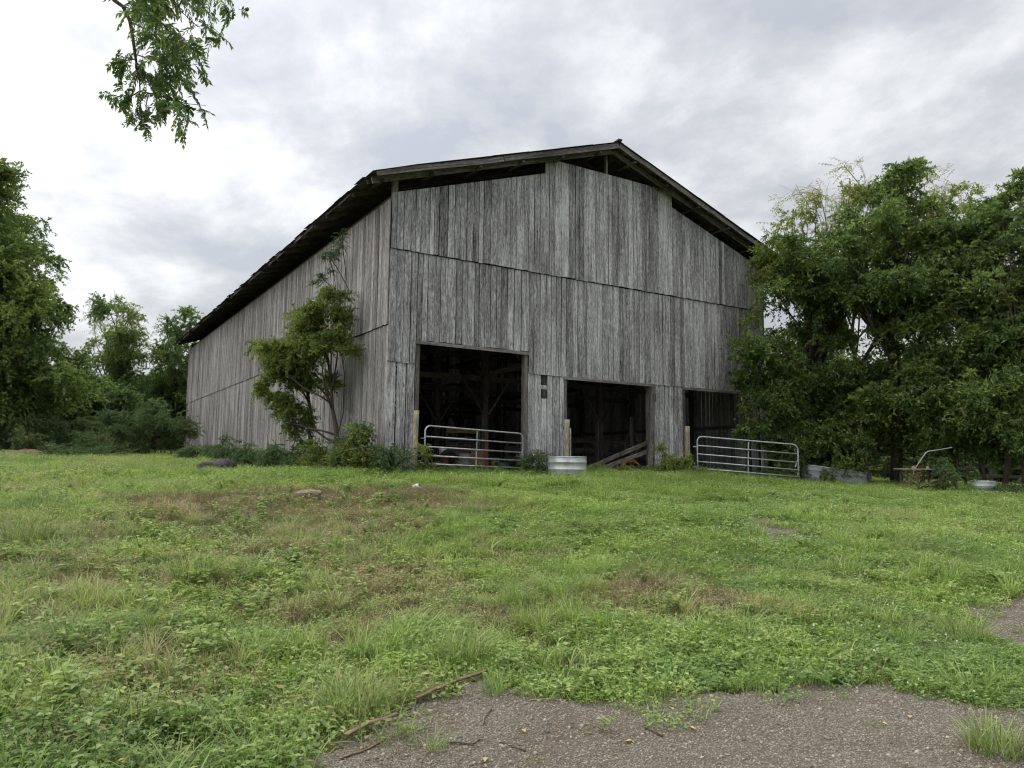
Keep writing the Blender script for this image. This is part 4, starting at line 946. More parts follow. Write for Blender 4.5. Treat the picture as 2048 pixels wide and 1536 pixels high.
m = MB().blob((0, 0, -.05), (1.0, .7, .34), .26, 26, 14, 9); o = m.build('clay_bank', M_CLAY, None, True, origin=(0, 0, 0)); o.location = tuple(at(30, 900, 27)-np.array([0, 0, .34])); tag(o, 'bare reddish clay bank at the left edge', 'earth bank')
# wire fence running to the far barn corner
fa = hit(225, 908); fb_ = np.array([-.6, 31.0, gz(-.6, 31)])
t = thing('wire_fence', 'low wire fence before the wide shrub left of the barn', 'fence', fa)
for z in (.3, .62, .95): MB().tube([fa+np.array([0, 0, z]), fb_+np.array([0, 0, z])], .012, 5).build('wire', M_RUST, t)
for q_ in np.linspace(0, 1, 7): c = fa+(fb_-fa)*q_; g = gz(c[0], c[1]); MB().tube([(c[0], c[1], g-.2), (c[0], c[1], g+1.1)], .03, 6).build('post', M_BARK, t)
# board fence in the shade behind the right trees
fa = gbase(1625, 31); fb_ = gbase(2080, 29)
t = thing('rail_fence', 'dark rail fence in the shade behind the right trees', 'fence', fa)
for z in (.45, .8, 1.15): MB().beam(fa+np.array([0, 0, z]), fb_+np.array([0, 0, z]), .03, .12).build('rail', M_BEAM, t)
for q_ in np.linspace(0, 1, 6): c = fa+(fb_-fa)*q_; g = gz(c[0], c[1]); MB().beam((c[0], c[1]+.08, g-.2), (c[0], c[1]+.08, g+1.3), .12, .12, (0, 1, 0)).build('post', M_BEAM, t)

# --- the tree against the side wall, its vine, and weeds along the wall
b1, b2 = np.array([-.62, 4.55, gz(-.6, 4.5)]), np.array([-.45, 2.35, gz(-.45, 2.3)])
tree('wall_tree', 'crooked two stemmed green tree growing against the side wall', b1, [(600,700,23.2,54,53),(545,715,24.0,39,38),(655,660,22.8,35,38),(630,610,23.1,26,31),(678,690,22.3,21,44),(560,765,23.8,44,38),(590,815,23.6,40,34,.8),(520,705,24.6,21,27),(640,755,23.0,33,36,.6),(615,650,23.2,39,36),(560,850,23.6,31,27,.5),(668,600,22.7,14,22,.8)],
     SP_YNG, 6, .085, 6.6, (.24, .46), 17, (.65, 1.05), .02, .32, .22, 131, 9, None, bark=M_BARK, trunks=[(b1, .07), (b2, .085)], fork=.3)
shrub('wall_vine', 'dark vine hanging from the eave above the wall tree', [(652,530,24.2,12,24),(640,556,24.6,11,24),(666,500,23.9,11,20),(641,595,24.3,8,30),(682,482,23.4,9,14)], coll=SP_SML, seed=132, dens=16, bright=.0, blue=.2, sub=(.14, .28), clump=10, scale=(.4, .65), group=None, cat='vine', base=b2+np.array([-.02, .6, 0]), tr=.02, nl=4)
wl = [(790,915,20.0,34,24,'bushy green weeds at the barn corner beside the gate post',.42,.05),(735,905,20.6,40,30,'tall leafy weeds right of the wall tree stems',.38,.08),(690,915,21,40,24,'weeds at the foot of the right wall tree stem',.45,.06),(640,918,21.8,38,22,'low weeds between the two wall tree stems',.40,.06),
      (585,905,23,36,32,'rank weeds left of the wall tree stems',.32,.12),(545,922,22,36,18,'spreading broad leaves before the rank weeds',.46,.1),(500,912,24,34,24,'dark weeds midway along the side wall',.34,.16),(445,910,27,36,22,'dense nettles before the far half of the side wall',.32,.22),(395,912,30,28,18,'nettles at the far end of the side wall',.36,.22),(712,860,20.9,14,34,'one tall sapling weed standing up against the side wall',.34,.1)]
for k, (px, py, w_, rx, ry, lb, br, bl) in enumerate(wl):
    shrub('weed_clump', lb, [(px,py-4,w_,rx*1.15,ry*1.5),(px-rx*.6,py+6,w_-.2,rx*.8,ry*.8),(px+rx*.5,py+10,w_-.4,rx*.8,ry*.6)], coll=SP_YNG if k in (1, 3) else SP_SML, seed=140+k, dens=4.2, bright=br+.06, blue=bl+.1, sub=(.2, .4), clump=12, scale=(.6, 1.0), group='weeds along the side wall', cat='weed clump')
# --- plants before the front wall
GF = 'plants growing before the front wall'
shrub('door_bush', 'dark green bush between the left gate and the round tank', [(1080,915,22.6,22,28),(1072,935,22.4,22,12)], seed=161, dens=4.5, bright=.34, blue=.2, sub=(.2, .38), clump=12, scale=(.55, .9), group=GF)
shrub('door_bush', 'yellow green sapling against the leaning jamb plank', [(1328,905,24.6,12,26),(1335,930,24.6,16,14)], coll=SP_YNG, seed=162, dens=3.6, bright=.75, blue=0, dry=.12, sub=(.18, .34), clump=8, scale=(.55, .8), group=GF)
shrub('door_bush', 'yellowing bramble at the foot of the right column', [(1350,930,24.4,28,16),(1375,925,24.4,20,16)], coll=SP_YNG, seed=163, dens=3.4, bright=.55, blue=0, dry=.25, sub=(.2, .36), clump=9, scale=(.5, .8), group=GF)
shrub('door_bush', 'leafy weeds under the hinge end of the right gate', [(1400,940,24.0,30,13),(1440,945,24,22,9)], coll=SP_YNG, seed=164, dens=3.6, bright=.45, blue=.05, sub=(.2, .34), clump=10, scale=(.55, .85), group=GF)
shrub('door_bush', 'low weeds before the slanting planks', [(1240,942,23.6,26,9),(1200,943,23.4,16,7)], coll=SP_YNG, seed=165, dens=3.6, bright=.5, blue=.03, sub=(.16, .28), clump=9, scale=(.45, .7), group=GF)
shrub('door_bush', 'thin weeds growing up through the left gate', [(848,905,20.1,9,26,.5),(846,930,20.1,10,12,.5)], coll=SP_YNG, seed=166, dens=4, bright=.5, blue=.0, sub=(.14, .24), clump=5, scale=(.4, .6), group=GF)
# --- under the right trees
GU = 'undergrowth at the foot of the right trees'
shrub('fern_bush', 'feathery green bush left of the grey tub', [(1915,945,21,36,30),(1880,935,21.4,24,20)], coll=SP_SML, seed=171, dens=3.2, bright=.40, blue=.12, sub=(.2, .4), clump=13, scale=(.6, 1), group=GU)
shrub('dry_brush', 'pale brown dry brush below the bent pipe', [(1830,955,21.4,30,18),(1880,968,21,30,10)], coll=SP_BARE, n=5, seed=172, dens=4.5, bright=.5, blue=0, dry=1.0, sub=(.2, .4), clump=13, scale=(.35, .6), group=GU)
shrub('low_scrub', 'low scrub at the edge of the grass right of the tub', [(2030,970,20.5,36,20)], seed=173, dens=3, bright=.36, blue=.1, sub=(.2, .4), clump=12, scale=(.6, 1), group=GU)
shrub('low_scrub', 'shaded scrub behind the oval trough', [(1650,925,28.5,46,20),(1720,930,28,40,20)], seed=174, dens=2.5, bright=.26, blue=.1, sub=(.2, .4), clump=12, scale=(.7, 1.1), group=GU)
shrub('low_scrub', 'sunlit scrub between the dark trunks', [(1765,925,31,46,22),(1830,915,32,40,24)], coll=SP_PINY, n=5, seed=175, dens=2.0, bright=.6, blue=.0, sub=(.3, .5), clump=12, scale=(.6, .9), group=GU)

# --- bough hanging into the picture from a tree left of the camera
def bough():
    q = np.random.default_rng(77); w = 9.4
    tb = np.array([*dr(6.0, -9.5), 0]); tb[2] = gz(tb[0], tb[1])
    t = thing('overhanging_tree', 'leafy bough hanging down into the upper left of the sky', 'tree', tb)
    m = MB(); hub = at(215, -170, w); crotch = np.array([tb[0], tb[1], 5.2])
    limb(m, tb-np.array([0, 0, .2]), crotch, .26, .17, q, .04, 9, 10); limb(m, crotch, hub, .13, .035, q, .12, 9, 8)
    main = [hub]+[at(x, y-32, w) for x, y in ((214,-60),(218,5),(228,32),(246,45),(260,75),(266,110),(270,140),(273,160),(272,168),(279,185),(280,215))]
    m.tube(main, np.linspace(.034, .008, len(main)), 7)
    tips = []
    def br(pts, dw, r=.009):
        P = [at(x, y-32, w+dw*k/(len(pts)-1)) for k, (x, y) in enumerate(pts)]; m.tube(P, np.linspace(r, .003, len(P)), 5); tips.append(P); return P
    br([(246,45),(280,55),(320,75),(345,100),(360,140)], -.5); br([(260,75),(300,95),(335,130),(350,170),(365,185)], .4); br([(240,-40),(300,-20),(335,20),(352,45),(395,85),(418,80),(440,100)], .3)
    br([(270,140),(300,150),(330,160),(365,165),(398,160)], -.3); br([(280,215),(310,220),(350,235),(380,240),(412,243)], .2); br([(279,185),(300,200),(330,225),(350,260),(372,268)], -.3)
    br([(240,-40),(330,-40),(400,-10),(425,20),(450,30)], .6); br([(240,-40),(330,-60),(420,-40),(440,-5),(455,55)], .1); br([(278,215),(262,225),(245,222),(232,226)], .1); br([(280,215),(276,240),(270,262),(278,278)], 0); br([(272,150),(256,152),(247,158)], 0); br([(240,30),(280,20),(300,30),(320,40)], .2); br([(250,-20),(280,0),(290,20),(306,42)], -.2)
    br([(273,168),(290,175),(310,190),(322,215)], .5); br([(246,45),(270,30),(300,10),(330,8)], .5)
    P = []; D = []
    for Pk in tips:
        Pk = np.array(Pk); n = len(Pk)
        for k in range(10):
            f = q.uniform(.18, 1)*(n-1); i = min(int(f), n-2); c = Pk[i]+(Pk[i+1]-Pk[i])*(f-i); t_ = Pk[i+1]-Pk[i]; t_ = t_/np.linalg.norm(t_)
            P.append(c+q.normal(0, .05, 3)); D.append(t_*.8+rnd_dirs(1, q)[0]*.6+np.array([0, 0, -.45]))
    lob = [(330,95,34,40,30),(300,40,50,30,18),(340,150,36,30,28),(330,205,40,30,16),(330,245,36,16,14),(390,20,36,22,22),(350,20,40,24,14),(385,120,26,14,16)]
    for (x, y, rx, ry, n) in lob:
        for k in range(int(n*.7)): P.append(at(x+q.normal(0, rx*.5), y-36+q.normal(0, ry*.45), w+q.normal(0, .35))); d = rnd_dirs(1, q)[0]; d[2] = -abs(d[2])*.5; D.append(d+CR*.3)
    P = np.array(P); D = np.array(D); n = len(P)
    tint = np.stack([np.clip(q.normal(.10, .14, n), 0, 1), np.clip(q.normal(.45, .24, n), 0, 1), np.clip(q.normal(.1, .1, n), 0, 1)], 1)
    scatter('crown', P, sprig_rot(D, q), q.uniform(.75, 1.15, n), q.integers(0, 6, n), tint, SP_BOUGH, t)
    m.build('trunk', M_BARK, t, True)
SP_BOUGH = sprigs('bough_sprigs', M_LEAF, 6, 13, kind='pinnate', size=.26, nt=2, leafL=.085, leafW=.028, per=8, droop=.5)
bough()

# ================================================================== GRASS AND GROUND COVER
def blades(q, n, rad, h, w, lean=.5, seg=3, upright=.3, cx=0., cy=0.):
    """n curved tapering blades rooted in a disc"""
    a = q.uniform(0, 6.283, n); r = rad*np.sqrt(q.random(n)); b = np.stack([cx+r*np.cos(a), cy+r*np.sin(a), np.full(n, -.015)], 1)
    H = q.uniform(*h, n); dirn = a+q.normal(0, 1.2, n); ln = q.uniform(upright*.4, lean, n)*H*1.5; wd = w*q.uniform(.6, 1.3, n); s = np.stack([-np.sin(dirn), np.cos(dirn), np.zeros(n)], 1)
    rows = []
    for k in range(seg+1):
        t = k/seg; c = b.copy(); c[:, 0] += np.cos(dirn)*ln*t**1.8; c[:, 1] += np.sin(dirn)*ln*t**1.8; c[:, 2] += H*(t-.28*(ln/(H+1e-6))*t**2.2)
        ww = (wd*(1-.25*t)*(1 if k < seg else .06))[:, None]; rows += [c-s*ww/2, c+s*ww/2]
    V = np.stack(rows, 1); m = V.shape[1]; base = np.arange(n)[:, None]*m; F = []
    for k in range(seg): F += [base+np.array([[2*k, 2*k+1, 2*k+3]]), base+np.array([[2*k, 2*k+3, 2*k+2]])]
    return V.reshape(-1, 3), np.concatenate(F, 0), np.repeat(q.random(n), m)
def flat_leaves(q, n, rad, L_, Wd, z=(.0, .08), up=.25):
    a = q.uniform(0, 6.283, n); r = rad*np.sqrt(q.random(n)); b = np.stack([r*np.cos(a), r*np.sin(a), q.uniform(*z, n)], 1); d = rnd_dirs(n, q, -.1, .5); d[:, 2] += up
    v, f = leaf_set(b, d, np.tile(np.array([[0, 0, 1.]]), (n, 1))+rnd_dirs(n, q)*.4, q.uniform(*L_, n), q.uniform(*Wd, n), .12, .25); return v, f, np.repeat(q.random(n), 4)
def clover(q, n, rad, z=(.015, .06), s=.015):
    a = q.uniform(0, 6.283, n); r = rad*np.sqrt(q.random(n)); c = np.stack([r*np.cos(a), r*np.sin(a), q.uniform(*z, n)], 1); P = []; nn = np.tile(np.array([[0, 0, 1.]]), (n, 1))+rnd_dirs(n, q)*.45; a0 = q.uniform(0, 6.283, n); rn = q.random(n)
    for k in range(3):
        an = a0+2.094*k; d = np.stack([np.cos(an), np.sin(an), q.normal(.05, .2, n)], 1); v, f = leaf_set(c, d, nn, s*q.uniform(.8, 1.3, n), s*q.uniform(.9, 1.2, n), .1, .1); P.append((v, f, np.repeat(rn, 4)))
    b = c.copy(); b[:, 2] = -.01; b[:, :2] += q.normal(0, .01, (n, 2)); v, f = stick_faces(b, c, .0012); P.append((v, f, np.full(len(v), .5))); return joinVF(P)
def pm(name, parts, mat): V, F, Rn = joinVF(parts); return fastmesh(name, V, F, mat, {'rnd': Rn})
q = np.random.default_rng(21)
P_NEAR = proto_coll('turf_near', [pm('turf', [blades(q, 70, .15, (.035, .12), .0055, 1.1), blades(q, 12, .14, (.09, .20), .0055, .8), flat_leaves(q, int(q.integers(12, 75)), .15, (.018, .05), (.012, .030), (.015, .085), .1)], M_GRASS) for _ in range(7)])
P_MID = proto_coll('turf_mid', [pm('turf', [blades(q, 95, .24, (.04, .13), .008, 1.1, 2), blades(q, 14, .22, (.10, .20), .0075, .8, 2), flat_leaves(q, int(q.integers(15, 90)), .24, (.025, .06), (.016, .036), (.015, .09), .1)], M_GRASS) for _ in range(6)])
P_FAR = proto_coll('turf_far', [pm('turf', [blades(q, 130, .36, (.05, .14), .012, 1.1, 2), blades(q, 14, .34, (.11, .21), .010, .8, 2), flat_leaves(q, int(q.integers(20, 80)), .36, (.03, .07), (.02, .042), (.02, .1), .1)], M_GRASS) for _ in range(6)])
P_TALL = proto_coll('tall_grass', [pm('tuft', [blades(q, 70, .085, (.14, .36), .0065, .75, 4, .2)], M_GRASS) for _ in range(5)])
P_CLO = proto_coll('clover', [pm('clover', [clover(q, 85, .19), blades(q, 14, .2, (.03, .10), .005, .9)], M_CLOVER) for _ in range(5)])
P_CLOF = proto_coll('clover_far', [pm('clover', [clover(q, 60, .26, (.02, .07), .024)], M_CLOVER) for _ in range(4)])
def weed(q):
    P = []; n = q.integers(3, 7)
    for k in range(n):
        h = q.uniform(.08, .26); a = q.uniform(0, 6.28); top = np.array([math.cos(a)*h*.35, math.sin(a)*h*.35, h]); root = np.array([math.cos(a)*.015, math.sin(a)*.015, -.01])
        v, f = stick_faces(root[None], top[None], .0028); P.append((v, f, np.full(len(v), .35))); m = q.integers(5, 10); t = q.uniform(.35, 1, m)[:, None]; b = root+(top-root)*t; d = rnd_dirs(m, q, -.1, .5)
        v, f = leaf_set(b, d, np.tile(np.array([[0, 0, 1.]]), (m, 1))+rnd_dirs(m, q)*.3, q.uniform(.035, .085, m), q.uniform(.022, .05, m), .14, .25); P.append((v, f, np.repeat(q.random(m), 4)))
    return pm('weed', P, M_WEED)
P_WEED = proto_coll('weeds', [weed(q) for _ in range(7)])
def stalks(q):
    n = 16; a = q.uniform(0, 6.283, n); r = .14*np.sqrt(q.random(n)); b = np.stack([r*np.cos(a), r*np.sin(a), np.full(n, -.01)], 1); t = b+rnd_dirs(n, q, .35, 1)*q.uniform(.07, .22, n)[:, None]; v, f = stick_faces(b, t, .0026); P = [(v, f, np.repeat(q.random(n), 6))]
    m = 60; i = q.integers(0, n, m); s = q.uniform(.4, 1.05, m)[:, None]; c = b[i]+(t[i]-b[i])*s; v, f = leaf_set(c, rnd_dirs(m, q, -.2, .9), rnd_dirs(m, q, .2, 1), q.uniform(.010, .026, m), q.uniform(.006, .012, m), .2, .2); P.append((v, f, np.repeat(q.random(m), 4)))
    P.append(blades(q, 26, .17, (.02, .07), .005, 1.4, 2)); return pm('stalks', P, M_DRY)
P_STK = proto_coll('stalks', [stalks(q) for _ in range(6)])
def flower(q):
    V = []; F = []; b = 0; n = 9
    m = MB().blob((0, 0, .075), (.0072, .0072, .0066), .15, 7, 5, int(q.integers(99))); m.tube([(0, 0, -.01), (.004, 0, .075)], .0012, 3); return m.mesh('flower', M_FLOWER)
P_FLO = proto_coll('clover_flowers', [flower(q) for _ in range(2)])

def field(dmin, dmax, dens, side=2.5, k=.70):
    """random places on the slope between two distances from the viewpoint"""
    wmax = k*dmax+side; n = int(dens*(dmax-dmin)*2*wmax); d = q.uniform(dmin, dmax, n); r = q.uniform(-wmax, wmax, n); ok = np.abs(r) < k*d+side; d, r = d[ok], r[ok]
    P = CAM[:2]+d[:, None]*FW+r[:, None]*RT; x, y = P[:, 0], P[:, 1]
    ok = ~((x > -.05) & (x < W+.1) & (y > -.02) & (y < L+.2)); return x[ok], y[ok], d[ok], r[ok]
BROWN = [(*hit(x, y)[:2], rx, st) for x, y, rx, st in ((560,1012,2.2,.9),(470,1005,1.8,.7),(680,1015,2.0,.75),(800,1005,1.9,.65),(640,1065,1.1,.6),(900,1020,1.6,.5),(760,1060,1.4,.6),(1010,1105,1.0,.45),(620,1110,.5,.8),(1340,1195,1.0,.45),(1430,1210,.8,.35),(880,1210,1.2,.45),(560,1210,1.1,.42),(680,1250,.9,.42),(240,1190,.7,.5),(60,1130,.9,.5),(330,1040,1.4,.5),(1000,1210,.8,.35),(300,1350,.9,.35),(150,1080,1.3,.4),(480,1110,1.2,.4),(780,1150,1.2,.4),(120,1250,.8,.4))]
def brown(x, y):
    b = np.zeros(np.shape(x))
    wx = x+(fbm(x, y, 1.1, 31)-.5)*1.3; wy = y+(fbm(x, y, 1.1, 37)-.5)*1.3
    for bx, by, rx, st in BROWN: b = np.maximum(b, st*np.exp(-(((wx-bx)**2+(wy-by)**2)/(rx*rx))**1.3))
    return np.clip(b*1.7-.95*(fbm(x, y, 2.2, 41)-.30), 0, 1)
def clov(x, y, r): return fbm(x, y, .55, 51, 3)+np.clip(r*.022, -.15, .12)
def tint_for(x, y, d, r, n):
    br = brown(x, y); side = np.clip(-r/(.5*d+2), -1, 1)      # left of the slope is drier and paler
    dryn = (fbm(x, y, .8, 61)-.5)*.9+(fbm(x, y, 3.0, 67)-.5)*.5
    dry = np.clip(.14+.22*np.clip(side, 0, 1)+br*.75+dryn*.9+q.normal(0, .07, n), 0, 1)
    bri = np.clip(.52+(fbm(x, y, 1.4, 71)-.5)*.9+(fbm(x, y, .35, 73)-.5)*.5+q.normal(0, .10, n), 0, 1); blu = np.clip((fbm(x, y, .9, 81)-.48)*1.6+.08*side+q.normal(0, .06, n), 0, .8)
    return np.stack([dry, bri, blu], 1)
def put(name, coll, nc, x, y, d, r, scl, tint=None, lift=0.0, tilt=.12):
    n = len(x); rot = np.stack([q.normal(0, tilt, n), q.normal(0, tilt, n), q.uniform(0, 6.283, n)], 1)
    return scatter(name, np.stack([x, y, gz(x, y)+lift], 1), rot, scl, q.integers(0, nc, n), tint_for(x, y, d, r, n) if tint is None else tint, coll)
def turf(nm, coll, nc, a, b, dens, lab):
    x, y, d, r = field(a, b, dens); g = on_gravel(x, y); br = brown(x, y); keep = ~g & (q.random(len(x)) > br*.55) & (q.random(len(x)) > .25*(fbm(x, y, 1.7, 95) > .62)); x, y, d, r = x[keep], y[keep], d[keep], r[keep]
    s = q.uniform(.7, 1.25, len(x))*(.70+.75*fbm(x, y, .7, 91))*(1-.35*brown(x, y)); o = put(nm, coll, nc, x, y, d, r, s); tag(o, lab, 'grass', kind='stuff')
turf('lawn_grass', P_NEAR, 7, 2.6, 9.5, 60, 'rough grass of the near slope')
turf('lawn_grass', P_MID, 6, 9.5, 17, 28, 'rough grass of the middle slope')
turf('lawn_grass', P_FAR, 6, 17, 34, 12.5, 'rough grass in front of the barn and trees')
turf('lawn_grass', P_FAR, 6, 34, 62, 3.0, 'grass of the far field')
x, y, d, r = field(3, 26, 16); m = ~on_gravel(x, y) & (fbm(x, y, 1.1, 101)+q.normal(0, .03, len(x))+np.clip(-r*.008, -.03, .05) > .54) & (brown(x, y) < .5); x, y, d, r = x[m], y[m], d[m], r[m]
P_LONG = proto_coll('long_grass', [pm('lay', [blades(q, 34, .16, (.16, .34), .0072, 1.5, 5, .9), blades(q, 9, .16, (.18, .36), .004, 1.2, 4, .5)], M_GRASS) for _ in range(5)])
x2, y2, d2, r2 = field(2.8, 13, 8); m2 = ~on_gravel(x2, y2) & (fbm(x2, y2, 1.1, 131)+np.clip(-r2*.02, -.06, .08) > .50); x2, y2, d2, r2 = x2[m2], y2[m2], d2[m2], r2[m2]
tag(put('flopped_grass', P_LONG, 5, x2, y2, d2, r2, q.uniform(.6, 1.05, len(x2))), 'long flopped grass lying over the near slope', 'grass', kind='stuff')
tag(put('tall_grass', P_TALL, 5, x, y, d, r, q.uniform(.4, 1.1, len(x))), 'taller grass tufts over the slope', 'grass', kind='stuff')
for nm, coll, nc, a, b, dn in (('clover_patch', P_CLO, 5, 3, 11, 60), ('clover_patch', P_CLOF, 4, 11, 24, 18)):
    x, y, d, r = field(a, b, dn); m = ~on_gravel(x, y, .3) & (clov(x, y, r)+q.normal(0, .045, len(x)) > .60) & (brown(x, y) < .45); x, y, d, r = x[m], y[m], d[m], r[m]; n = len(x)
    tag(put(nm, coll, nc, x, y, d, r, q.uniform(.8, 1.3, n), np.stack([np.clip(q.normal(.02, .05, n), 0, 1), np.clip(q.normal(.5, .15, n), 0, 1), np.clip(q.normal(.25, .12, n), 0, 1)], 1)), 'clover spreading through the '+('near' if a < 9 else 'far')+' grass', 'clover', kind='stuff')
x, y, d, r = field(3.5, 24, 9); m = ~on_gravel(x, y) & (clov(x, y, r)+(fbm(x, y, 2.2, 107)-.5)*.5+q.normal(0, .06, len(x)) > .66); x, y, d, r = x[m], y[m], d[m], r[m]
tag(put('clover_flowers', P_FLO, 2, x, y, d, r, q.uniform(.8, 1.3, len(x))*np.where(d > 10, 1.05, 1), lift=.01), 'white clover flower heads dotted over the slope', 'flowers', kind='stuff')
x, y, d, r = field(2.8, 20, 16); m = ~on_gravel(x, y) & (fbm(x, y, .9, 111)+np.clip(-r*.03, -.08, .12)+q.normal(0, .05, len(x)) > .53); x, y, d, r = x[m], y[m], d[m], r[m]
n = len(x); wt = tint_for(x, y, d, r, n); wt[:, 0] = np.clip(wt[:, 0]*.3-.02, 0, 1); wt[:, 1] = np.clip(wt[:, 1]+.12, 0, 1); wt[:, 2] *= .5
tag(put('leafy_weeds', P_WEED, 7, x, y, d, r, q.uniform(.55, 1.15, len(x))*np.where((r < -.5) & (d < 8), 1.12, 1), wt), 'small broad leaved weeds among the grass', 'weeds', kind='stuff')
x, y, d, r = field(3, 24, 30); br = brown(x, y); m = ~on_gravel(x, y) & (q.random(len(x)) < .06+br*1.0); x, y, d, r = x[m], y[m], d[m], r[m]; n = len(x)
tag(put('dead_stalks', P_STK, 6, x, y, d, r, q.uniform(.7, 1.3, n), np.stack([np.clip(q.normal(.25, .15, n), 0, 1), np.clip(q.normal(.45, .18, n), 0, 1), np.zeros(n)], 1)), 'dead brown stalks on the trampled patches', 'stalks', kind='stuff')

# ragged weeds along the foot of the walls
xs = np.concatenate([-.06-np.abs(q.normal(0, .45, 900)), q.uniform(-.2, W, 420)]); ys_ = np.concatenate([q.uniform(-.3, 31, 900)**1.0, -.06-np.abs(q.normal(0, .35, 420))])
m = ~((xs > 6.1) & (xs < 9.6) & (ys_ > -.25)); x, y = xs[m], ys_[m]; n = len(x); d = (np.stack([x, y], 1)-CAM[:2])@FW; r = (np.stack([x, y], 1)-CAM[:2])@RT
wt = np.stack([np.clip(q.normal(.05, .08, n), 0, 1), np.clip(q.normal(.45, .18, n), 0, 1), np.clip(q.normal(.3, .15, n), 0, .8)], 1)
tag(put('wall_foot_weeds', P_WEED, 7, x, y, d, r, q.uniform(1.0, 2.6, n)*np.where(x > 0, .62, 1), wt), 'ragged low weeds along the foot of the barn walls', 'weeds', kind='stuff')
x2 = x[::2]; y2 = y[::2]; tag(put('wall_foot_grass', P_TALL, 5, x2, y2, d[::2], r[::2], q.uniform(.8, 1.6, len(x2))*np.where(x2 > 0, .6, 1)), 'long grass along the foot of the barn walls', 'grass', kind='stuff')
# pebbles on the gravel
def pebble(q): return MB().blob((0, 0, 0), (1, 1, .7), .22, 6, 4, int(q.integers(9999))).mesh('pebble', M_PEBBLE, smooth=True)
P_PEB = proto_coll('pebbles', [pebble(q) for _ in range(6)])
x, y, d, r = field(2.8, 16, 2600, 1.0); m = on_gravel(x, y, .3) & (q.random(len(x)) < .25+.9*fbm(x, y, 1.6, 121)); x, y, d, r = x[m], y[m], d[m], r[m]; n = len(x)
s = np.minimum(.0042*np.exp(q.normal(0, .48, n)), .014); rot = q.uniform(0, 6.28, (n, 3))*np.array([.15, .15, 1]); tint = np.stack([np.clip(q.beta(2, 2.4, n), 0, 1), q.random(n), q.random(n)], 1)
tag(scatter('gravel_stones', np.stack([x, y, gz(x, y)+.012+s*.2], 1), rot, s, q.integers(0, 6, n), tint, P_PEB), 'loose grey pebbles on the gravel track', 'gravel', kind='stuff')

def bits(q):
    n = 7; a = q.uniform(0, 6.283, n); b = np.stack([q.normal(0, .06, n), q.normal(0, .06, n), np.full(n, .004)], 1); l = q.uniform(.015, .07, n); t = b+np.stack([np.cos(a)*l, np.sin(a)*l, q.uniform(0, .008, n)], 1); v, f = stick_faces(b, t, .0016)
    lf_ = 4; b2 = np.stack([q.normal(0, .06, lf_), q.normal(0, .06, lf_), np.full(lf_, .006)], 1); d2 = rnd_dirs(lf_, q, -.05, .2); v2, f2 = leaf_set(b2, d2, np.tile(np.array([[0, 0, 1.]]), (lf_, 1)), q.uniform(.012, .03, lf_), q.uniform(.006, .014, lf_), .2, .1); return pm('bits', [(v, f, np.repeat(q.random(n), 6)), (v2, f2, np.repeat(q.random(lf_), 4))], M_DRY)
P_BIT = proto_coll('bits', [bits(q) for _ in range(6)])
x, y, d, r = field(2.8, 12, 26, 1.0); m = on_gravel(x, y, .35) & (fbm(x, y, 1.3, 141)+np.clip(-r*.05, -.08, .2) > .50); x, y, d, r = x[m], y[m], d[m], r[m]; n = len(x)
tag(put('plant_litter', P_BIT, 6, x, y, d, r, q.uniform(.7, 1.4, n), np.stack([np.clip(q.normal(.3, .2, n), 0, 1), np.clip(q.normal(.35, .25, n), 0, 1), np.zeros(n)], 1), lift=.014, tilt=.02), 'dry straw bits and dead leaves on the gravel', 'plant litter', kind='stuff')
x, y, d, r = field(2.8, 9, 14, 1.0); m = on_gravel(x, y, .3) & (q.random(len(x)) < .14*(fbm(x, y, 1.8, 151) > .52)); x, y, d, r = x[m], y[m], d[m], r[m]
tag(put('sparse_grass', P_NEAR, 7, x, y, d, r, q.uniform(.25, .55, len(x))), 'sparse weeds sprouting in the gravel', 'grass', kind='stuff')
# single plants, sticks and leaves that can be picked out
def clump(label, px, py, nb, rad, h, wd, seed, dry=.05, mat=None, name='grass_tuft', lean=.8):
    qq = np.random.default_rng(seed); p = hit(px, py); V, F, Rn = joinVF([blades(qq, nb, rad, h, wd, lean, 5, .2)]); me = fastmesh(name, V, F, mat or M_TUFT, {'rnd': Rn}); o = bpy.data.objects.new(name, me); COL.objects.link(o); o.location = tuple(p); return tag(o, label, 'grass tuft', 'single grass tufts')
def tuft_mat():
    w = NB('tuft_blades'); r = w.attr('rnd', out='Fac'); col = w.ramp(r, [(.0, (.10, .165, .04)), (.45, (.20, .30, .075)), (.85, (.38, .46, .16)), (1, (.42, .36, .19))]); w.fin(col, .55, 0, .35)
    tr = w.N.new('ShaderNodeBsdfTranslucent'); w.put(tr.inputs[0], col); ms = w.N.new('ShaderNodeMixShader'); ms.inputs[0].default_value = .4
    w.t.links.new(w.b.outputs[0], ms.inputs[1]); w.t.links.new(tr.outputs[0], ms.inputs[2]); w.t.links.new(ms.outputs[0], w.out.inputs[0]); return w.m
M_TUFT = tuft_mat()
clump('spreading grass tuft on the gravel at the right bottom corner', 1995, 1505, 260, .16, (.10, .26), .006, 1)
clump('thin grass tuft on the dark gravel near the bark strips', 865, 1500, 60, .09, (.06, .18), .005, 2, lean=1.2)
clump('small pale tuft on the gravel above the thin tuft', 805, 1472, 36, .06, (.05, .13), .005, 3, lean=1.2)
clump('dense arching tuft on the left slope', 385, 1170, 240, .20, (.22, .50), .007, 4)
clump('tall tuft at the left edge of the slope', 60, 1095, 260, .30, (.25, .60), .008, 5)
clump('arching tuft right above the gravel edge', 925, 1330, 200, .16, (.15, .38), .0065, 6)
clump('grass tuft above the end of the pale bark strip', 700, 1430, 220, .18, (.15, .36), .006, 7)
clump('grass tuft at the corner of the right gravel patch', 1930, 1285, 260, .20, (.15, .36), .006, 8)
clump('bright tuft in the middle of the slope', 800, 1100, 240, .32, (.15, .38), .008, 9)
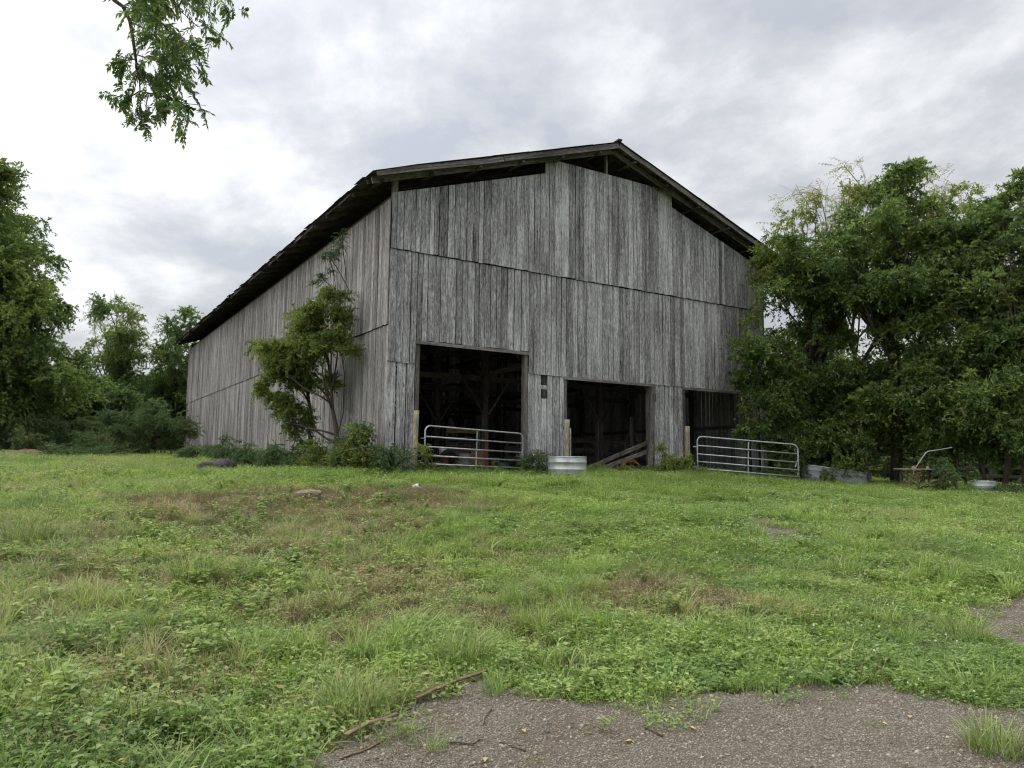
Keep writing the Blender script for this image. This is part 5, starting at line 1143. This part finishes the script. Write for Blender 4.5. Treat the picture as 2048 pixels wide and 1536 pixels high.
clump('broad bladed tuft above the gravel edge', 1130, 1350, 120, .20, (.12, .28), .012, 10)
clump('small upright tuft at the track edge in the middle', 1320, 1405, 50, .05, (.05, .16), .004, 11)
clump('long grass standing at the foot of the left gate', 925, 943, 120, .35, (.15, .40), .010, 12)
clump('long grass standing around the end of the right gate', 1560, 955, 160, .5, (.15, .42), .011, 13)
def strip(label, pts, w_, h_, mat, nm='bark_strip', cat='stick', lift=.02):
    P = [hit(*p)+np.array([0, 0, lift]) for p in pts]; m = MB()
    for a, b in zip(P[:-1], P[1:]): m.beam(a, b+(b-a)*.02, w_, h_, (0, 0, 1), r=.5, seg=3, wob=.004)
    return tag(m.build(nm, mat, None, False, origin=tuple(P[0])), label, cat, 'sticks and bark on the gravel edge')
strip('long dark bark strip along the grass edge', [(832,1415),(870,1396),(915,1378),(970,1358)], .035, .014, M_STRIP, lift=.06)
strip('pale orange bark strip along the grass edge', [(690,1492),(735,1467),(792,1447)], .04, .014, M_STRIP, lift=.06)
strip('short forked stick below the dark bark strip', [(822,1440),(834,1400)], .018, .014, M_BARKL, 'twig')
strip('thin curved twig on the dark gravel', [(963,1458),(970,1440),(983,1424)], .010, .008, M_BARKL, 'twig')
strip('dark twig near the bottom of the gravel', [(1000,1492),(1050,1508)], .010, .008, M_BARK, 'twig')
strip('curved twig left of the bottom gravel middle', [(900,1492),(945,1495),(965,1480)], .010, .008, M_BARKL, 'twig')
strip('twig lying on the right gravel', [(1290,1462),(1325,1478)], .010, .008, M_BARK, 'twig')
strip('long thin twigs below the pale bark strip', [(680,1525),(735,1505),(770,1484)], .012, .008, M_STRIP, 'twig')
strip('pale straw on the gravel below the clover', [(1060,1406),(1110,1404),(1135,1412)], .006, .004, M_STRAW, 'straw')
lf = [(1045,1466,'yellow leaf on the gravel left of centre'),(1268,1490,'yellow leaf on the gravel near the bottom middle'),(1376,1462,'tiny yellow leaf on the open gravel'),(1645,1368,'yellow leaf at the gravel edge under the clover'),(1762,1358,'yellow leaf at the gravel edge furthest back'),(1760,1452,'largest yellow leaf on the right gravel'),(1820,1443,'small yellow leaf right of the largest one'),(970,1524,'brown yellow leaf at the bottom edge'),(1376,1462,'tiny yellow leaf on the open gravel'),(747,1448,'pale yellow leaf beside the pale bark strip')]
seen = set()
for k, (px, py, lb) in enumerate(lf):
    if lb in seen: continue
    seen.add(lb); p = hit(px, py); qq = np.random.default_rng(300+k); V, F = leaf_set(np.zeros((1, 3)), np.array([[1., .2, .12]]), np.array([[0, 0, 1.]]), [.06], [.032], .25, .1)
    V2 = np.concatenate([V, V-np.array([0, 0, .0015])]); F2 = np.concatenate([F, F[:, ::-1]+4]); o = bpy.data.objects.new('fallen_leaf', fastmesh('fallen_leaf', V2, F2, M_YLEAF)); COL.objects.link(o); o.location = (p[0], p[1], p[2]+.022); o.rotation_euler = (0, 0, qq.uniform(0, 6.28)); tag(o, lb, 'leaf', 'fallen leaves on the gravel')
